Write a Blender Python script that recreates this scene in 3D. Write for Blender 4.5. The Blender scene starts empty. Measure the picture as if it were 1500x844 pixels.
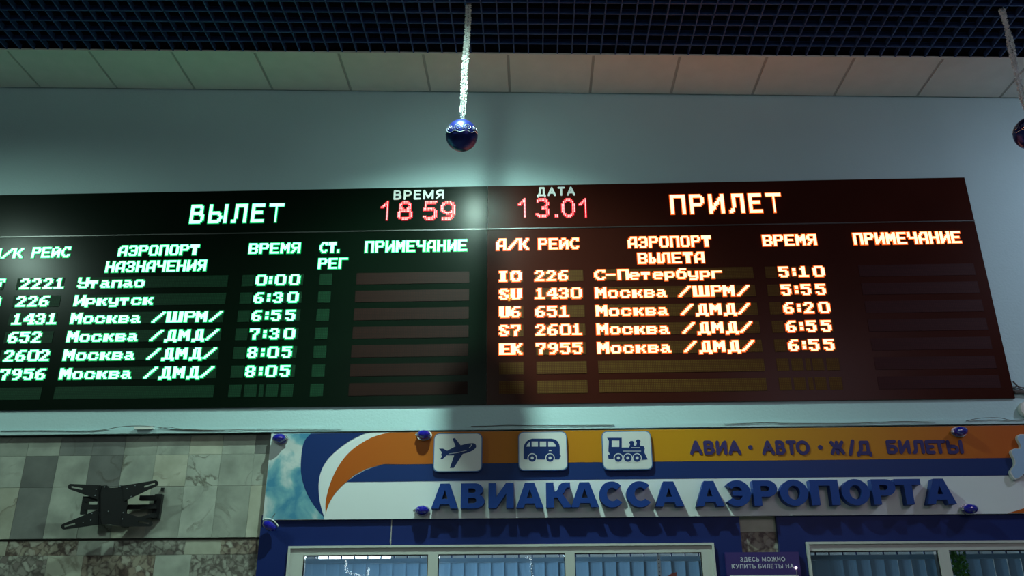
import bpy, bmesh, math, random
from mathutils import Vector, Matrix

random.seed(7)
SC = bpy.context.scene
COL = SC.collection

# ------------------------------------------------------------------ camera
F_PX, CX, CY = 1263.1, 750.0, 422.0
R_ = Vector((0.99958694, 0.02828947, -0.00506532))
U_ = Vector((0.0153165, -0.37525101, 0.92679668))
F_ = Vector((-0.02431782, 0.92649144, 0.3755293))
CAM = Vector((0, 0, 1.6))
cam = bpy.data.objects.new('camera', bpy.data.cameras.new('camera'))
COL.objects.link(cam)
cam.data.sensor_fit = 'HORIZONTAL'
cam.data.sensor_width = 36
cam.data.lens = F_PX * 36 / 1500
cam.data.clip_start = 0.05
m = Matrix((R_, U_, -F_)).transposed().to_4x4()
m.translation = CAM
cam.matrix_world = m
SC.camera = cam

# ------------------------------------------------------------------ view, world, lights
SC.view_settings.view_transform = 'Standard'
SC.view_settings.look = 'None'
SC.view_settings.exposure = -0.6
SC.view_settings.gamma = 1
SC.view_settings.use_curve_mapping = False
SC.cycles.use_denoising = True
SC.cycles.use_light_tree = True
SC.cycles.max_bounces = 6
SC.cycles.sample_clamp_indirect = 4

world = bpy.data.worlds.new('hall_dusk')
SC.world = world
world.use_nodes = True
bg = world.node_tree.nodes['Background']
bg.inputs[0].default_value = (0.62, 0.74, 0.76, 1)
bg.inputs[1].default_value = 0.13

def aim(o, p, q):
    o.location = p
    o.rotation_euler = (Vector(q) - Vector(p)).to_track_quat('-Z', 'Y').to_euler()

def light(name, kind, p, q, col, power, **kw):
    l = bpy.data.lights.new(name, kind)
    l.energy = power
    l.color = col
    for k, v in kw.items():
        setattr(l, k, v)
    o = bpy.data.objects.new(name, l)
    COL.objects.link(o)
    aim(o, p, q)
    return o

LAMP = Vector((-0.48, 4.14, 5.22))
light('spotlight_beam', 'SPOT', LAMP, (-0.44, 5.35, 1.6), (0.64, 1.0, 0.85), 700,
      spot_size=math.radians(124), spot_blend=1.0, shadow_soft_size=0.05)
light('spotlight_spill', 'SPOT', LAMP, (-0.44, 5.45, 3.0), (0.64, 1.0, 0.86), 40,
      spot_size=math.radians(165), spot_blend=1.0, shadow_soft_size=0.05)
light('fill_beam_left', 'SPOT', (-5.2, 3.2, 5.2), (-3.6, 5.6, 1.6), (0.66, 1.0, 0.84), 420,
      spot_size=math.radians(105), spot_blend=1.0, shadow_soft_size=0.08)  # unseen fill beam, added to brighten the left wall and marble
light('spotlight_beam_right', 'SPOT', (5.0, 3.9, 5.0), (4.6, 5.6, 2.9), (0.66, 0.80, 1.0), 210,
      spot_size=math.radians(150), spot_blend=1.0, shadow_soft_size=0.08)
# added fill lights for the hall, unseen, well behind the viewer
light('hall_fill_light', 'AREA', (-1.5, -1.5, 5.0), (-1.0, 5.6, 2.0), (0.70, 0.95, 0.84), 44, size=2.0)
light('hall_fill_light_right', 'AREA', (4.0, -1.0, 5.0), (3.0, 5.6, 2.2), (1.0, 0.80, 0.98), 66, size=2.0)

# ------------------------------------------------------------------ helpers
def ray(x, y):
    return F_ + R_ * ((x - CX) / F_PX) - U_ * ((y - CY) / F_PX)

def at(x, y, Y):
    d = ray(x, y)
    return CAM + d * ((Y - CAM.y) / d.y)

def X(x, y, Y):
    return at(x, y, Y).x

def Z(x, y, Y):
    return at(x, y, Y).z

class MB:
    def __init__(s):
        s.v, s.f = [], []

    def add(s, vs, fs):
        n = len(s.v)
        s.v += [tuple(v) for v in vs]
        s.f += [tuple(i + n for i in f) for f in fs]

    def box(s, x0, x1, y0, y1, z0, z1):
        s.add([(x, y, z) for x in (x0, x1) for y in (y0, y1) for z in (z0, z1)],
              [(0, 1, 3, 2), (4, 6, 7, 5), (0, 4, 5, 1), (2, 3, 7, 6), (0, 2, 6, 4), (1, 5, 7, 3)])

    def tube(s, pts, r, n=8, cap=True):
        pts = [Vector(p) for p in pts]
        base = len(s.v)
        rr = r if isinstance(r, (list, tuple)) else [r] * len(pts)
        for i, p in enumerate(pts):
            t = (pts[min(i + 1, len(pts) - 1)] - pts[max(i - 1, 0)]).normalized()
            a = t.cross(Vector((0.13, 0.31, 0.94)))
            if a.length < 0.1:
                a = t.cross(Vector((1, 0, 0)))
            a.normalize()
            b = t.cross(a)
            for k in range(n):
                w = 2 * math.pi * k / n
                s.v.append(tuple(p + (a * math.cos(w) + b * math.sin(w)) * rr[i]))
        for i in range(len(pts) - 1):
            for k in range(n):
                q = (k + 1) % n
                s.f.append((base + i * n + k, base + i * n + q, base + (i + 1) * n + q, base + (i + 1) * n + k))
        if cap:
            s.f.append(tuple(base + k for k in range(n))[::-1])
            s.f.append(tuple(base + (len(pts) - 1) * n + k for k in range(n)))

    def prism(s, pts, y0, y1):
        """convex or simple XZ polygon pushed from y0 (front) to y1 (back)"""
        n = len(pts)
        s.add([(p[0], y0, p[1]) for p in pts] + [(p[0], y1, p[1]) for p in pts],
              [tuple(range(n)), tuple(range(2 * n - 1, n - 1, -1))] +
              [(i, i + n, (i + 1) % n + n, (i + 1) % n) for i in range(n)])

def link(name, me, mat, parent=None, loc=None, smooth=False):
    if mat is not None:
        me.materials.clear()
        me.materials.append(mat)
    if smooth:
        for p in me.polygons:
            p.use_smooth = True
    o = bpy.data.objects.new(name, me)
    COL.objects.link(o)
    if parent is not None:
        o.parent = parent
    if loc is not None:
        o.location = loc
    return o

def root_loc(o):
    v = Vector((0, 0, 0))
    while o is not None:
        v += o.location
        o = o.parent
    return v

def build(mb, name, mat, parent=None, origin=None, smooth=False, fix=True):
    """vertices are given in world coordinates"""
    org = Vector(origin) if origin is not None else (root_loc(parent) if parent is not None else Vector((0, 0, 0)))
    me = bpy.data.meshes.new(name)
    me.from_pydata([tuple(Vector(v) - org) for v in mb.v], [], mb.f)
    if fix:
        bm = bmesh.new()
        bm.from_mesh(me)
        bmesh.ops.recalc_face_normals(bm, faces=bm.faces)
        bm.to_mesh(me)
        bm.free()
    me.update()
    o = link(name, me, mat, parent, smooth=smooth)
    o.location = org - (root_loc(parent) if parent is not None else Vector((0, 0, 0)))
    return o

def empty(name, loc, label=None, cat=None, group=None, kind=None, parent=None):
    o = bpy.data.objects.new(name, None)
    COL.objects.link(o)
    o.empty_display_size = 0.1
    o.location = Vector(loc)
    if parent is not None:
        o.parent = parent
    tag(o, label, cat, group, kind)
    return o

def tag(o, label=None, cat=None, group=None, kind=None):
    if label: o['label'] = label
    if cat: o['category'] = cat
    if group: o['group'] = group
    if kind: o['kind'] = kind
    return o

def flat(contours, y_front, depth, name, mat, parent, bevel=0.0):
    """XZ contours (even-odd holes) with real thickness, front face at y_front"""
    cu = bpy.data.curves.new('outline', 'CURVE')
    cu.dimensions = '2D'
    cu.fill_mode = 'BOTH'
    cu.extrude = depth / 2
    if bevel:
        cu.bevel_depth = bevel
        cu.bevel_resolution = 1
        cu.offset = -bevel
        cu.extrude = depth / 2 - bevel
    for c in contours:
        sp = cu.splines.new('POLY')
        sp.points.add(len(c) - 1)
        for i, p in enumerate(c):
            sp.points[i].co = (p[0], p[1], 0, 1)
        sp.use_cyclic_u = True
    tmp = bpy.data.objects.new('outline', cu)
    COL.objects.link(tmp)
    dg = bpy.context.evaluated_depsgraph_get()
    me = bpy.data.meshes.new_from_object(tmp.evaluated_get(dg))
    bpy.data.objects.remove(tmp)
    bpy.data.curves.remove(cu)
    org = root_loc(parent)
    for v in me.vertices:
        x, y, z = v.co
        v.co = Vector((x, y_front + depth / 2 - z, y)) - org
    me.name = name
    return link(name, me, mat, parent)

# ------------------------------------------------------------------ materials
def mat(name, col, rough=0.6, metal=0.0, spec=0.5, emit=None, es=0.0, coat=0.0, trans=0.0):
    m = bpy.data.materials.new(name)
    m.use_nodes = True
    b = m.node_tree.nodes['Principled BSDF']
    b.inputs['Base Color'].default_value = (*col, 1)
    b.inputs['Roughness'].default_value = rough
    b.inputs['Metallic'].default_value = metal
    b.inputs['Specular IOR Level'].default_value = spec
    b.inputs['Coat Weight'].default_value = coat
    b.inputs['Transmission Weight'].default_value = trans
    if emit:
        b.inputs['Emission Color'].default_value = (*emit, 1)
        b.inputs['Emission Strength'].default_value = es
    return m

def nodes(m):
    nt = m.node_tree
    return nt, nt.nodes, nt.links, nt.nodes['Principled BSDF']

def ramp(nt, stops):
    r = nt.nodes.new('ShaderNodeValToRGB')
    e = r.color_ramp.elements
    while len(e) < len(stops):
        e.new(0.5)
    for k, (p, c) in enumerate(stops):
        e[k].position = p
        e[k].color = (*c, 1)
    return r

def noisy(name, c1, c2, scale=3.0, rough=0.7, detail=6, bump=0.0, spec=0.4, bscale=60):
    m = mat(name, c1, rough, spec=spec)
    nt, N, L, B = nodes(m)
    g = N.new('ShaderNodeNewGeometry')
    n = N.new('ShaderNodeTexNoise')
    n.inputs['Scale'].default_value = scale
    n.inputs['Detail'].default_value = detail
    L.new(g.outputs['Position'], n.inputs['Vector'])
    r = ramp(nt, [(0.3, c1), (0.7, c2)])
    L.new(n.outputs['Fac'], r.inputs[0])
    L.new(r.outputs[0], B.inputs['Base Color'])
    if bump:
        n2 = N.new('ShaderNodeTexNoise')
        n2.inputs['Scale'].default_value = bscale
        L.new(g.outputs['Position'], n2.inputs['Vector'])
        b = N.new('ShaderNodeBump')
        b.inputs['Strength'].default_value = bump
        b.inputs['Distance'].default_value = 0.01
        L.new(n2.outputs['Fac'], b.inputs['Height'])
        L.new(b.outputs[0], B.inputs['Normal'])
    return m

def marble(name, lo, hi, vein, vscale, vamt, tone=(0.75, 1.1)):
    m = mat(name, hi, 0.35, spec=0.5)
    nt, N, L, B = nodes(m)
    g = N.new('ShaderNodeNewGeometry')
    oi = N.new('ShaderNodeObjectInfo')
    add = N.new('ShaderNodeVectorMath'); add.operation = 'MULTIPLY_ADD'
    comb = N.new('ShaderNodeCombineXYZ')
    for k in range(3):
        L.new(oi.outputs['Random'], comb.inputs[k])
    add.inputs[1].default_value = (13, 13, 13)
    L.new(comb.outputs[0], add.inputs[0])
    L.new(g.outputs['Position'], add.inputs[2])
    n = N.new('ShaderNodeTexNoise'); n.inputs['Scale'].default_value = 7; n.inputs['Detail'].default_value = 10
    L.new(add.outputs[0], n.inputs['Vector'])
    r = ramp(nt, [(0.3, lo), (0.65, hi)])
    L.new(n.outputs['Fac'], r.inputs[0])
    v = N.new('ShaderNodeTexNoise'); v.inputs['Scale'].default_value = vscale; v.inputs['Detail'].default_value = 9
    v.inputs['Distortion'].default_value = 1.2
    L.new(add.outputs[0], v.inputs['Vector'])
    vr = ramp(nt, [(0.0, (0, 0, 0)), (0.46, (0, 0, 0)), (0.5, (1, 1, 1)), (0.52, (0, 0, 0))])
    vm = N.new('ShaderNodeTexNoise'); vm.inputs['Scale'].default_value = 3.5
    L.new(add.outputs[0], vm.inputs['Vector'])
    vmr = ramp(nt, [(0.48, (0, 0, 0)), (0.62, (1, 1, 1))]); L.new(vm.outputs['Fac'], vmr.inputs[0])
    v2 = N.new('ShaderNodeMath'); v2.operation = 'MULTIPLY'; L.new(vr.outputs[0], v2.inputs[0]); L.new(vmr.outputs[0], v2.inputs[1])
    L.new(v.outputs['Fac'], vr.inputs[0])
    mu = N.new('ShaderNodeMath'); mu.operation = 'MULTIPLY'; mu.inputs[1].default_value = vamt
    L.new(v2.outputs[0], mu.inputs[0])
    mx = N.new('ShaderNodeMix'); mx.data_type = 'RGBA'
    L.new(mu.outputs[0], mx.inputs[0])
    L.new(r.outputs[0], mx.inputs[6])
    mx.inputs[7].default_value = (*vein, 1)
    mr = N.new('ShaderNodeMapRange')
    mr.inputs['To Min'].default_value = tone[0]; mr.inputs['To Max'].default_value = tone[1]
    L.new(oi.outputs['Random'], mr.inputs[0])
    sc = N.new('ShaderNodeVectorMath'); sc.operation = 'SCALE'
    L.new(mx.outputs[2], sc.inputs[0]); L.new(mr.outputs[0], sc.inputs['Scale'])
    L.new(sc.outputs[0], B.inputs['Base Color'])
    return m

def breccia(name, stones, gap, scale):
    m = mat(name, gap, 0.4)
    nt, N, L, B = nodes(m)
    g = N.new('ShaderNodeNewGeometry')
    dn = N.new('ShaderNodeTexNoise'); dn.inputs['Scale'].default_value = 9; dn.inputs['Detail'].default_value = 5
    L.new(g.outputs['Position'], dn.inputs['Vector'])
    mixv = N.new('ShaderNodeVectorMath'); mixv.operation = 'MULTIPLY_ADD'
    mixv.inputs[1].default_value = (0.10, 0.10, 0.10)
    L.new(dn.outputs['Color'], mixv.inputs[0]); L.new(g.outputs['Position'], mixv.inputs[2])
    vo = N.new('ShaderNodeTexVoronoi'); vo.feature = 'DISTANCE_TO_EDGE'; vo.inputs['Scale'].default_value = scale
    vc = N.new('ShaderNodeTexVoronoi'); vc.inputs['Scale'].default_value = scale
    L.new(mixv.outputs[0], vo.inputs['Vector']); L.new(mixv.outputs[0], vc.inputs['Vector'])
    r = ramp(nt, stones)
    sep = N.new('ShaderNodeSeparateColor')
    L.new(vc.outputs['Color'], sep.inputs[0]); L.new(sep.outputs[0], r.inputs[0])
    ad = N.new('ShaderNodeMath'); ad.operation = 'MULTIPLY_ADD'; ad.inputs[1].default_value = 0.9; ad.inputs[2].default_value = -0.38
    n3 = N.new('ShaderNodeTexNoise'); n3.inputs['Scale'].default_value = scale * 1.3; n3.inputs['Detail'].default_value = 8
    L.new(g.outputs['Position'], n3.inputs['Vector']); L.new(n3.outputs['Fac'], ad.inputs[0])
    a2 = N.new('ShaderNodeMath'); a2.operation = 'ADD'; L.new(ad.outputs[0], a2.inputs[0]); L.new(vo.outputs['Distance'], a2.inputs[1])
    e = ramp(nt, [(0.04, (0, 0, 0)), (0.30, (1, 1, 1))])
    L.new(a2.outputs[0], e.inputs[0])
    mx = N.new('ShaderNodeMix'); mx.data_type = 'RGBA'
    L.new(e.outputs[0], mx.inputs[0]); mx.inputs[6].default_value = (*gap, 1)
    L.new(r.outputs[0], mx.inputs[7])
    L.new(mx.outputs[2], B.inputs['Base Color'])
    return m

def dotted(name, base, dot, pitch=0.0117, rough=0.5):
    """unlit lamp matrix: a fine grid of small lamps on a dark plate"""
    m = mat(name, base, rough, spec=0.08)
    nt, N, L, B = nodes(m)
    g = N.new('ShaderNodeNewGeometry')
    s = N.new('ShaderNodeSeparateXYZ'); L.new(g.outputs['Position'], s.inputs[0])
    outs = []
    for k in (0, 2):
        a = N.new('ShaderNodeMath'); a.operation = 'MULTIPLY'; a.inputs[1].default_value = 2 * math.pi / pitch
        L.new(s.outputs[k], a.inputs[0])
        b = N.new('ShaderNodeMath'); b.operation = 'SINE'; L.new(a.outputs[0], b.inputs[0])
        c = N.new('ShaderNodeMath'); c.operation = 'MULTIPLY_ADD'; c.inputs[1].default_value = 0.5; c.inputs[2].default_value = 0.5
        L.new(b.outputs[0], c.inputs[0]); outs.append(c)
    p = N.new('ShaderNodeMath'); p.operation = 'MULTIPLY'
    L.new(outs[0].outputs[0], p.inputs[0]); L.new(outs[1].outputs[0], p.inputs[1])
    r = ramp(nt, [(0.15, base), (0.5, dot)])
    L.new(p.outputs[0], r.inputs[0]); L.new(r.outputs[0], B.inputs['Base Color'])
    return m

M = {}
M['wall'] = noisy('painted_plaster', (0.42, 0.57, 0.60), (0.46, 0.62, 0.65), 1.2, 0.6, bump=0.15)
M['tile_white'] = noisy('white_ceiling_tile', (0.74, 0.72, 0.68), (0.80, 0.77, 0.73), 8, 0.8)
M['bar_grey'] = mat('grey_ceiling_bar', (0.46, 0.45, 0.43), 0.5)
M['slat_blue'] = mat('blue_grille_paint', (0.030, 0.065, 0.19), 0.5, spec=0.25)
M['void'] = mat('dark_plenum', (0.012, 0.014, 0.022), 0.95, spec=0.0)
M['board'] = noisy('black_board_face', (0.016, 0.015, 0.016), (0.020, 0.018, 0.019), 3, 0.36, spec=0.10)
M['board_green'] = noisy('green_glow_board_face', (0.0025, 0.0065, 0.0038), (0.003, 0.008, 0.0045), 3, 0.25, spec=0.07)  # black face tinted green in place of the glow of its lamps
M['board_red'] = noisy('red_glow_board_face', (0.038, 0.008, 0.005), (0.043, 0.009, 0.006), 3, 0.25, spec=0.07)  # the same in red, for the glow of the orange lamps
M['rail'] = mat('board_rail', (0.10, 0.10, 0.10), 0.35, 0.6)
M['led_green'] = mat('green_led', (0.02, 0.1, 0.04), 0.4, emit=(0.20, 1.0, 0.50), es=6.5)
M['led_orange'] = mat('orange_led', (0.1, 0.03, 0.02), 0.4, emit=(1.0, 0.36, 0.165), es=7.5)
M['led_red'] = mat('red_led', (0.1, 0.02, 0.02), 0.4, emit=(1.0, 0.13, 0.13), es=9)
M['led_yellow'] = mat('yellow_led', (0.1, 0.08, 0.02), 0.4, emit=(1.0, 0.62, 0.03), es=3)
HALO = {  # glowing rims painted round the lamps as their halo
    'green_led': mat('green_halo', (0.0, 0.1, 0.03), 0.4, emit=(0.0, 1.0, 0.25), es=0.55),
    'orange_led': mat('orange_halo', (0.1, 0.02, 0.0), 0.4, emit=(1.0, 0.13, 0.012), es=1.5),
    'red_led': mat('red_halo', (0.1, 0.0, 0.01), 0.4, emit=(1.0, 0.004, 0.03), es=0.75),
    'yellow_led': mat('yellow_halo', (0.1, 0.05, 0.0), 0.4, emit=(1.0, 0.3, 0.0), es=0.6)}
M['dim_green'] = dotted('unlit_green_matrix', (0.006, 0.026, 0.013), (0.012, 0.050, 0.024))
M['dim_brown'] = dotted('unlit_brown_matrix', (0.016, 0.007, 0.006), (0.026, 0.009, 0.007))
M['dim_olive'] = dotted('unlit_olive_matrix', (0.065, 0.020, 0.006), (0.11, 0.060, 0.012))
M['dim_red'] = dotted('unlit_red_matrix', (0.032, 0.008, 0.009), (0.048, 0.011, 0.012))
M['caption'] = mat('grey_caption', (0.85, 0.87, 0.87), 0.5)
M['marble'] = marble('grey_marble', (0.26, 0.27, 0.235), (0.42, 0.43, 0.375), (0.09, 0.08, 0.06), 3.2, 0.85, (0.78, 1.12))
M['marble_dark'] = marble('dark_grey_marble', (0.13, 0.13, 0.125), (0.19, 0.19, 0.18), (0.08, 0.06, 0.05), 3.0, 0.6, (0.85, 1.1))
M['marble_cream'] = marble('cream_marble', (0.33, 0.32, 0.255), (0.47, 0.46, 0.38), (0.12, 0.09, 0.06), 2.6, 0.6, (0.8, 1.05))
M['breccia'] = breccia('red_breccia', [(0.0, (0.16, 0.10, 0.08)), (0.35, (0.30, 0.27, 0.21)), (0.7, (0.24, 0.19, 0.15)), (1.0, (0.40, 0.38, 0.32))], (0.075, 0.050, 0.043), 20)
M['breccia_fine'] = breccia('fine_breccia', [(0.0, (0.16, 0.13, 0.12)), (0.5, (0.30, 0.29, 0.25)), (1.0, (0.36, 0.35, 0.30))], (0.10, 0.085, 0.075), 24)
M['mortar'] = mat('dark_mortar', (0.13, 0.125, 0.11), 0.9)
M['blue_panel'] = noisy('blue_cladding', (0.008, 0.018, 0.11), (0.010, 0.022, 0.125), 2.0, 0.4, spec=0.2)
M['sign_white'] = mat('white_sign_face', (0.66, 0.68, 0.70), 0.4, spec=0.3)
M['print_blue'] = mat('printed_blue', (0.009, 0.028, 0.13), 0.4, spec=0.2)
M['letter_blue'] = mat('blue_letter', (0.010, 0.042, 0.22), 0.45, spec=0.2)
M['letter_navy'] = mat('navy_letter', (0.04, 0.03, 0.13), 0.5, spec=0.2)
M['plate_white'] = mat('white_plate', (0.60, 0.60, 0.60), 0.35)
M['plate_edge'] = mat('plate_blue_edge', (0.05, 0.13, 0.33), 0.4)
M['frame'] = mat('pale_window_frame', (0.50, 0.50, 0.475), 0.4)
M['gasket'] = mat('black_gasket', (0.01, 0.01, 0.012), 0.6)
M['chrome'] = mat('silver_metal', (0.75, 0.76, 0.78), 0.25, 0.9)
M['cable'] = mat('dark_cable', (0.08, 0.065, 0.06), 0.6)
M['cable_pale'] = mat('pale_cable', (0.35, 0.33, 0.32), 0.6)
M['plastic_white'] = mat('white_plastic', (0.7, 0.7, 0.68), 0.5)
M['bracket'] = mat('black_bracket_metal', (0.012, 0.012, 0.013), 0.4, 0.2)
M['gem'] = mat('blue_glass', (0.012, 0.010, 0.30), 0.12, 0.0, 0.8, coat=1.0)
M['ball'] = mat('blue_ball_lacquer', (0.014, 0.022, 0.17), 0.34, 0.7, coat=0.15)
M['tinsel'] = mat('silver_tinsel', (0.86, 0.88, 0.88), 0.35, 0.35, 0.8)
M['shade_white'] = mat('white_lamp_metal', (0.6, 0.6, 0.6), 0.4)
M['notice'] = mat('violet_notice', (0.035, 0.020, 0.14), 0.4)
M['notice_text'] = mat('pale_notice_print', (0.55, 0.55, 0.62), 0.5)
M['floor'] = noisy('grey_floor', (0.20, 0.20, 0.19), (0.27, 0.26, 0.25), 4, 0.35)
M['room'] = mat('office_wall_paint', (0.60, 0.66, 0.70), 0.8)
M['coral'] = mat('coral_paper', (0.75, 0.16, 0.10), 0.6)
M['leaf'] = noisy('green_leaf', (0.03, 0.14, 0.02), (0.12, 0.42, 0.04), 40, 0.5)
M['tube_lit'] = mat('lit_lamp_tube', (0.8, 0.8, 0.8), 0.5, emit=(0.85, 0.95, 1.0), es=5)
M['bulb'] = mat('lit_bulb', (0.8, 0.8, 0.8), 0.5, emit=(0.75, 1.0, 0.92), es=30)
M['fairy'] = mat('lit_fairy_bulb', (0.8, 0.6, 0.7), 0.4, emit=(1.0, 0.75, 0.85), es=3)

# blinds let light through
bl = mat('blue_blind_fabric', (0.29, 0.38, 0.44), 0.8)
nt, N, L, B = nodes(bl)
tr = N.new('ShaderNodeBsdfTranslucent'); tr.inputs[0].default_value = (0.27, 0.38, 0.47, 1)
mxs = N.new('ShaderNodeMixShader'); mxs.inputs[0].default_value = 0.5
L.new(B.outputs[0], mxs.inputs[1]); L.new(tr.outputs[0], mxs.inputs[2])
L.new(mxs.outputs[0], N['Material Output'].inputs[0])
M['blind'] = bl
# window glass: thin clear sheet with a real reflection
gl = bpy.data.materials.new('window_glass'); gl.use_nodes = True
nt = gl.node_tree; N = nt.nodes; L = nt.links
N.remove(N['Principled BSDF'])
tb = N.new('ShaderNodeBsdfTransparent'); tb.inputs[0].default_value = (0.90, 0.95, 0.96, 1)
gb = N.new('ShaderNodeBsdfGlossy'); gb.inputs['Roughness'].default_value = 0.02
fr = N.new('ShaderNodeFresnel'); fr.inputs[0].default_value = 1.5
ms = N.new('ShaderNodeMixShader')
L.new(fr.outputs[0], ms.inputs[0]); L.new(tb.outputs[0], ms.inputs[1]); L.new(gb.outputs[0], ms.inputs[2])
L.new(ms.outputs[0], N['Material Output'].inputs[0])
M['glass'] = gl
# printed sky with clouds
sk = mat('printed_sky', (0.3, 0.6, 0.7), 0.4)
nt, N, L, B = nodes(sk)
g = N.new('ShaderNodeNewGeometry'); n = N.new('ShaderNodeTexNoise')
n.inputs['Scale'].default_value = 5.5; n.inputs['Detail'].default_value = 5; n.inputs['Distortion'].default_value = 0.4
L.new(g.outputs['Position'], n.inputs['Vector'])
r = ramp(nt, [(0.33, (0.05, 0.21, 0.34)), (0.46, (0.17, 0.37, 0.43)), (0.56, (0.54, 0.58, 0.58))])
L.new(n.outputs['Fac'], r.inputs[0]); L.new(r.outputs[0], B.inputs['Base Color'])
M['sky_print'] = sk
# printed band running from orange to yellow and back
ob = mat('printed_orange_band', (0.6, 0.25, 0.05), 0.4, spec=0.2)
nt, N, L, B = nodes(ob)
g = N.new('ShaderNodeNewGeometry'); s = N.new('ShaderNodeSeparateXYZ'); L.new(g.outputs['Position'], s.inputs[0])
mr = N.new('ShaderNodeMapRange'); mr.inputs['From Min'].default_value = -1.4; mr.inputs['From Max'].default_value = 3.4
L.new(s.outputs[0], mr.inputs[0])
r = ramp(nt, [(0.0, (0.42, 0.085, 0.010)), (0.16, (0.40, 0.10, 0.008)), (0.5, (0.50, 0.23, 0.006)), (0.72, (0.48, 0.18, 0.006)), (0.9, (0.45, 0.10, 0.012)), (1.0, (0.42, 0.08, 0.012))])
L.new(mr.outputs[0], r.inputs[0]); L.new(r.outputs[0], B.inputs['Base Color'])
M['band'] = ob

# ------------------------------------------------------------------ the building
WY = 5.60
WIN1 = (X(423, 799, 5.58), X(1045.5, 796, 5.58))
WIN2 = (X(1181, 797, 5.58), 3.9)
WTOP = 2.137
WBOT = 1.0
LEDGE_T, LEDGE_B = 2.888, 2.858

mb = MB()
mb.box(-7, 7, WY, 5.85, LEDGE_T, 6.2)
wall = tag(build(mb, 'wall_back', M['wall']), 'pale blue green plaster wall behind the flight boards', kind='structure')
mb = MB()
mb.box(-7, WIN1[0] + .02, WY + .045, 5.85, 0, LEDGE_T)
mb.box(WIN1[1] - .02, WIN2[0] + .02, WY + .045, 5.85, 0, LEDGE_T)
mb.box(WIN2[1] - .02, 7, WY + .045, 5.85, 0, LEDGE_T)
for w in (WIN1, WIN2):
    mb.box(w[0] + .02, w[1] - .02, WY + .045, 5.85, WTOP - .02, LEDGE_T)
    mb.box(w[0] + .02, w[1] - .02, WY + .045, 5.85, 0, WBOT)
low = tag(build(mb, 'wall_lower', M['mortar']), kind='structure')
mb = MB()
mb.box(-7, 7, 5.575, WY, LEDGE_B + .004, LEDGE_T)
mb.box(-7, 7, 5.588, WY, LEDGE_T, LEDGE_T + .006)
tag(build(mb, 'trim_1', M['wall']), 'narrow plaster ledge between the upper wall and the marble', kind='structure')
mb = MB(); mb.box(-8, 8, -6, 5.645, -0.1, 0)
tag(build(mb, 'floor', M['floor']), kind='structure')
mb = MB(); mb.box(-7.2, -7, -6, 5.85, 0, 6.2)
tag(build(mb, 'wall_left', M['wall']), kind='structure')
mb = MB(); mb.box(7, 7.2, -6, 5.85, 0, 6.2)
tag(build(mb, 'wall_right', M['wall']), kind='structure')

# ceiling: slopes slightly down to the right; blue open grille and a white tiled strip along the wall
K, Z0 = -0.036965, 5.4825
ceil = empty('ceiling', (0, 0, Z0), 'blue open cell grille ceiling with a white tiled strip along the wall', kind='structure')
ceil.rotation_euler = (0, -math.atan(K), 0)
E_Y = 5.10
def clocal(mb_, name, mt, p=ceil, loc=(0, 0, 0)):
    me = bpy.data.meshes.new(name)
    me.from_pydata(mb_.v, [], mb_.f)
    bm = bmesh.new(); bm.from_mesh(me); bmesh.ops.recalc_face_normals(bm, faces=bm.faces); bm.to_mesh(me); bm.free()
    return link(name, me, mt, p, loc)
mb = MB(); mb.box(-7.2, 7.2, -6, 5.6, 0.42, 0.5)
clocal(mb, 'slab', M['void'])
mb = MB(); mb.box(-6.9, 6.9, E_Y, E_Y + .012, -0.008, 0.004)
clocal(mb, 'edge_profile', M['tile_white'])
mb = MB(); mb.box(-6.9, 6.9, E_Y, E_Y + .012, 0.0045, 0.42)
clocal(mb, 'edge_board', M['void'])
mb = MB()
mb.box(-6.9, 6.9, E_Y + .012, 5.6, 0.012, 0.022)
clocal(mb, 'backing_grid', M['bar_grey'])
mb = MB(); mb.box(-.298, .298, E_Y + .014, 5.585, 0.004, 0.012)
tile0 = clocal(mb, 'ceiling_panel', M['tile_white'], loc=(-0.155 + .308, 0, 0))
for n_ in range(-10, 11):
    if n_ == 0: continue
    t = tile0.copy(); COL.objects.link(t); t.parent = ceil
    t.location = (-0.155 + .308 + .6163 * n_, 0, 0)
mb = MB(); mb.box(-.0045, .0045, 2.3, E_Y, -.004, .036)
s0 = clocal(mb, 'slat', M['slat_blue'], loc=(0.001, 0, 0))
xs = [k * .1035 - 0.007 for k in range(-56, 57)]
for k, x_ in enumerate(xs):
    if k == 56:
        s0.location.x = x_; continue
    t = s0.copy(); COL.objects.link(t); t.parent = ceil; t.location = (x_, 0, 0)
mb = MB(); mb.box(-5.9, 5.9, -.0045, .0045, -.004, .036)
c0 = clocal(mb, 'cross_slat', M['slat_blue'], loc=(0, 4.992, 0))
for k in range(1, 26):
    t = c0.copy(); COL.objects.link(t); t.parent = ceil; t.location = (0, 4.992 - .1065 * k, 0)
# opaque closing of the ceiling nearer the viewer, out of the picture
mb = MB(); mb.box(-7, 7, -6, 2.3, 0, .03)
clocal(mb, 'closed_panel', M['tile_white'])

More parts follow.
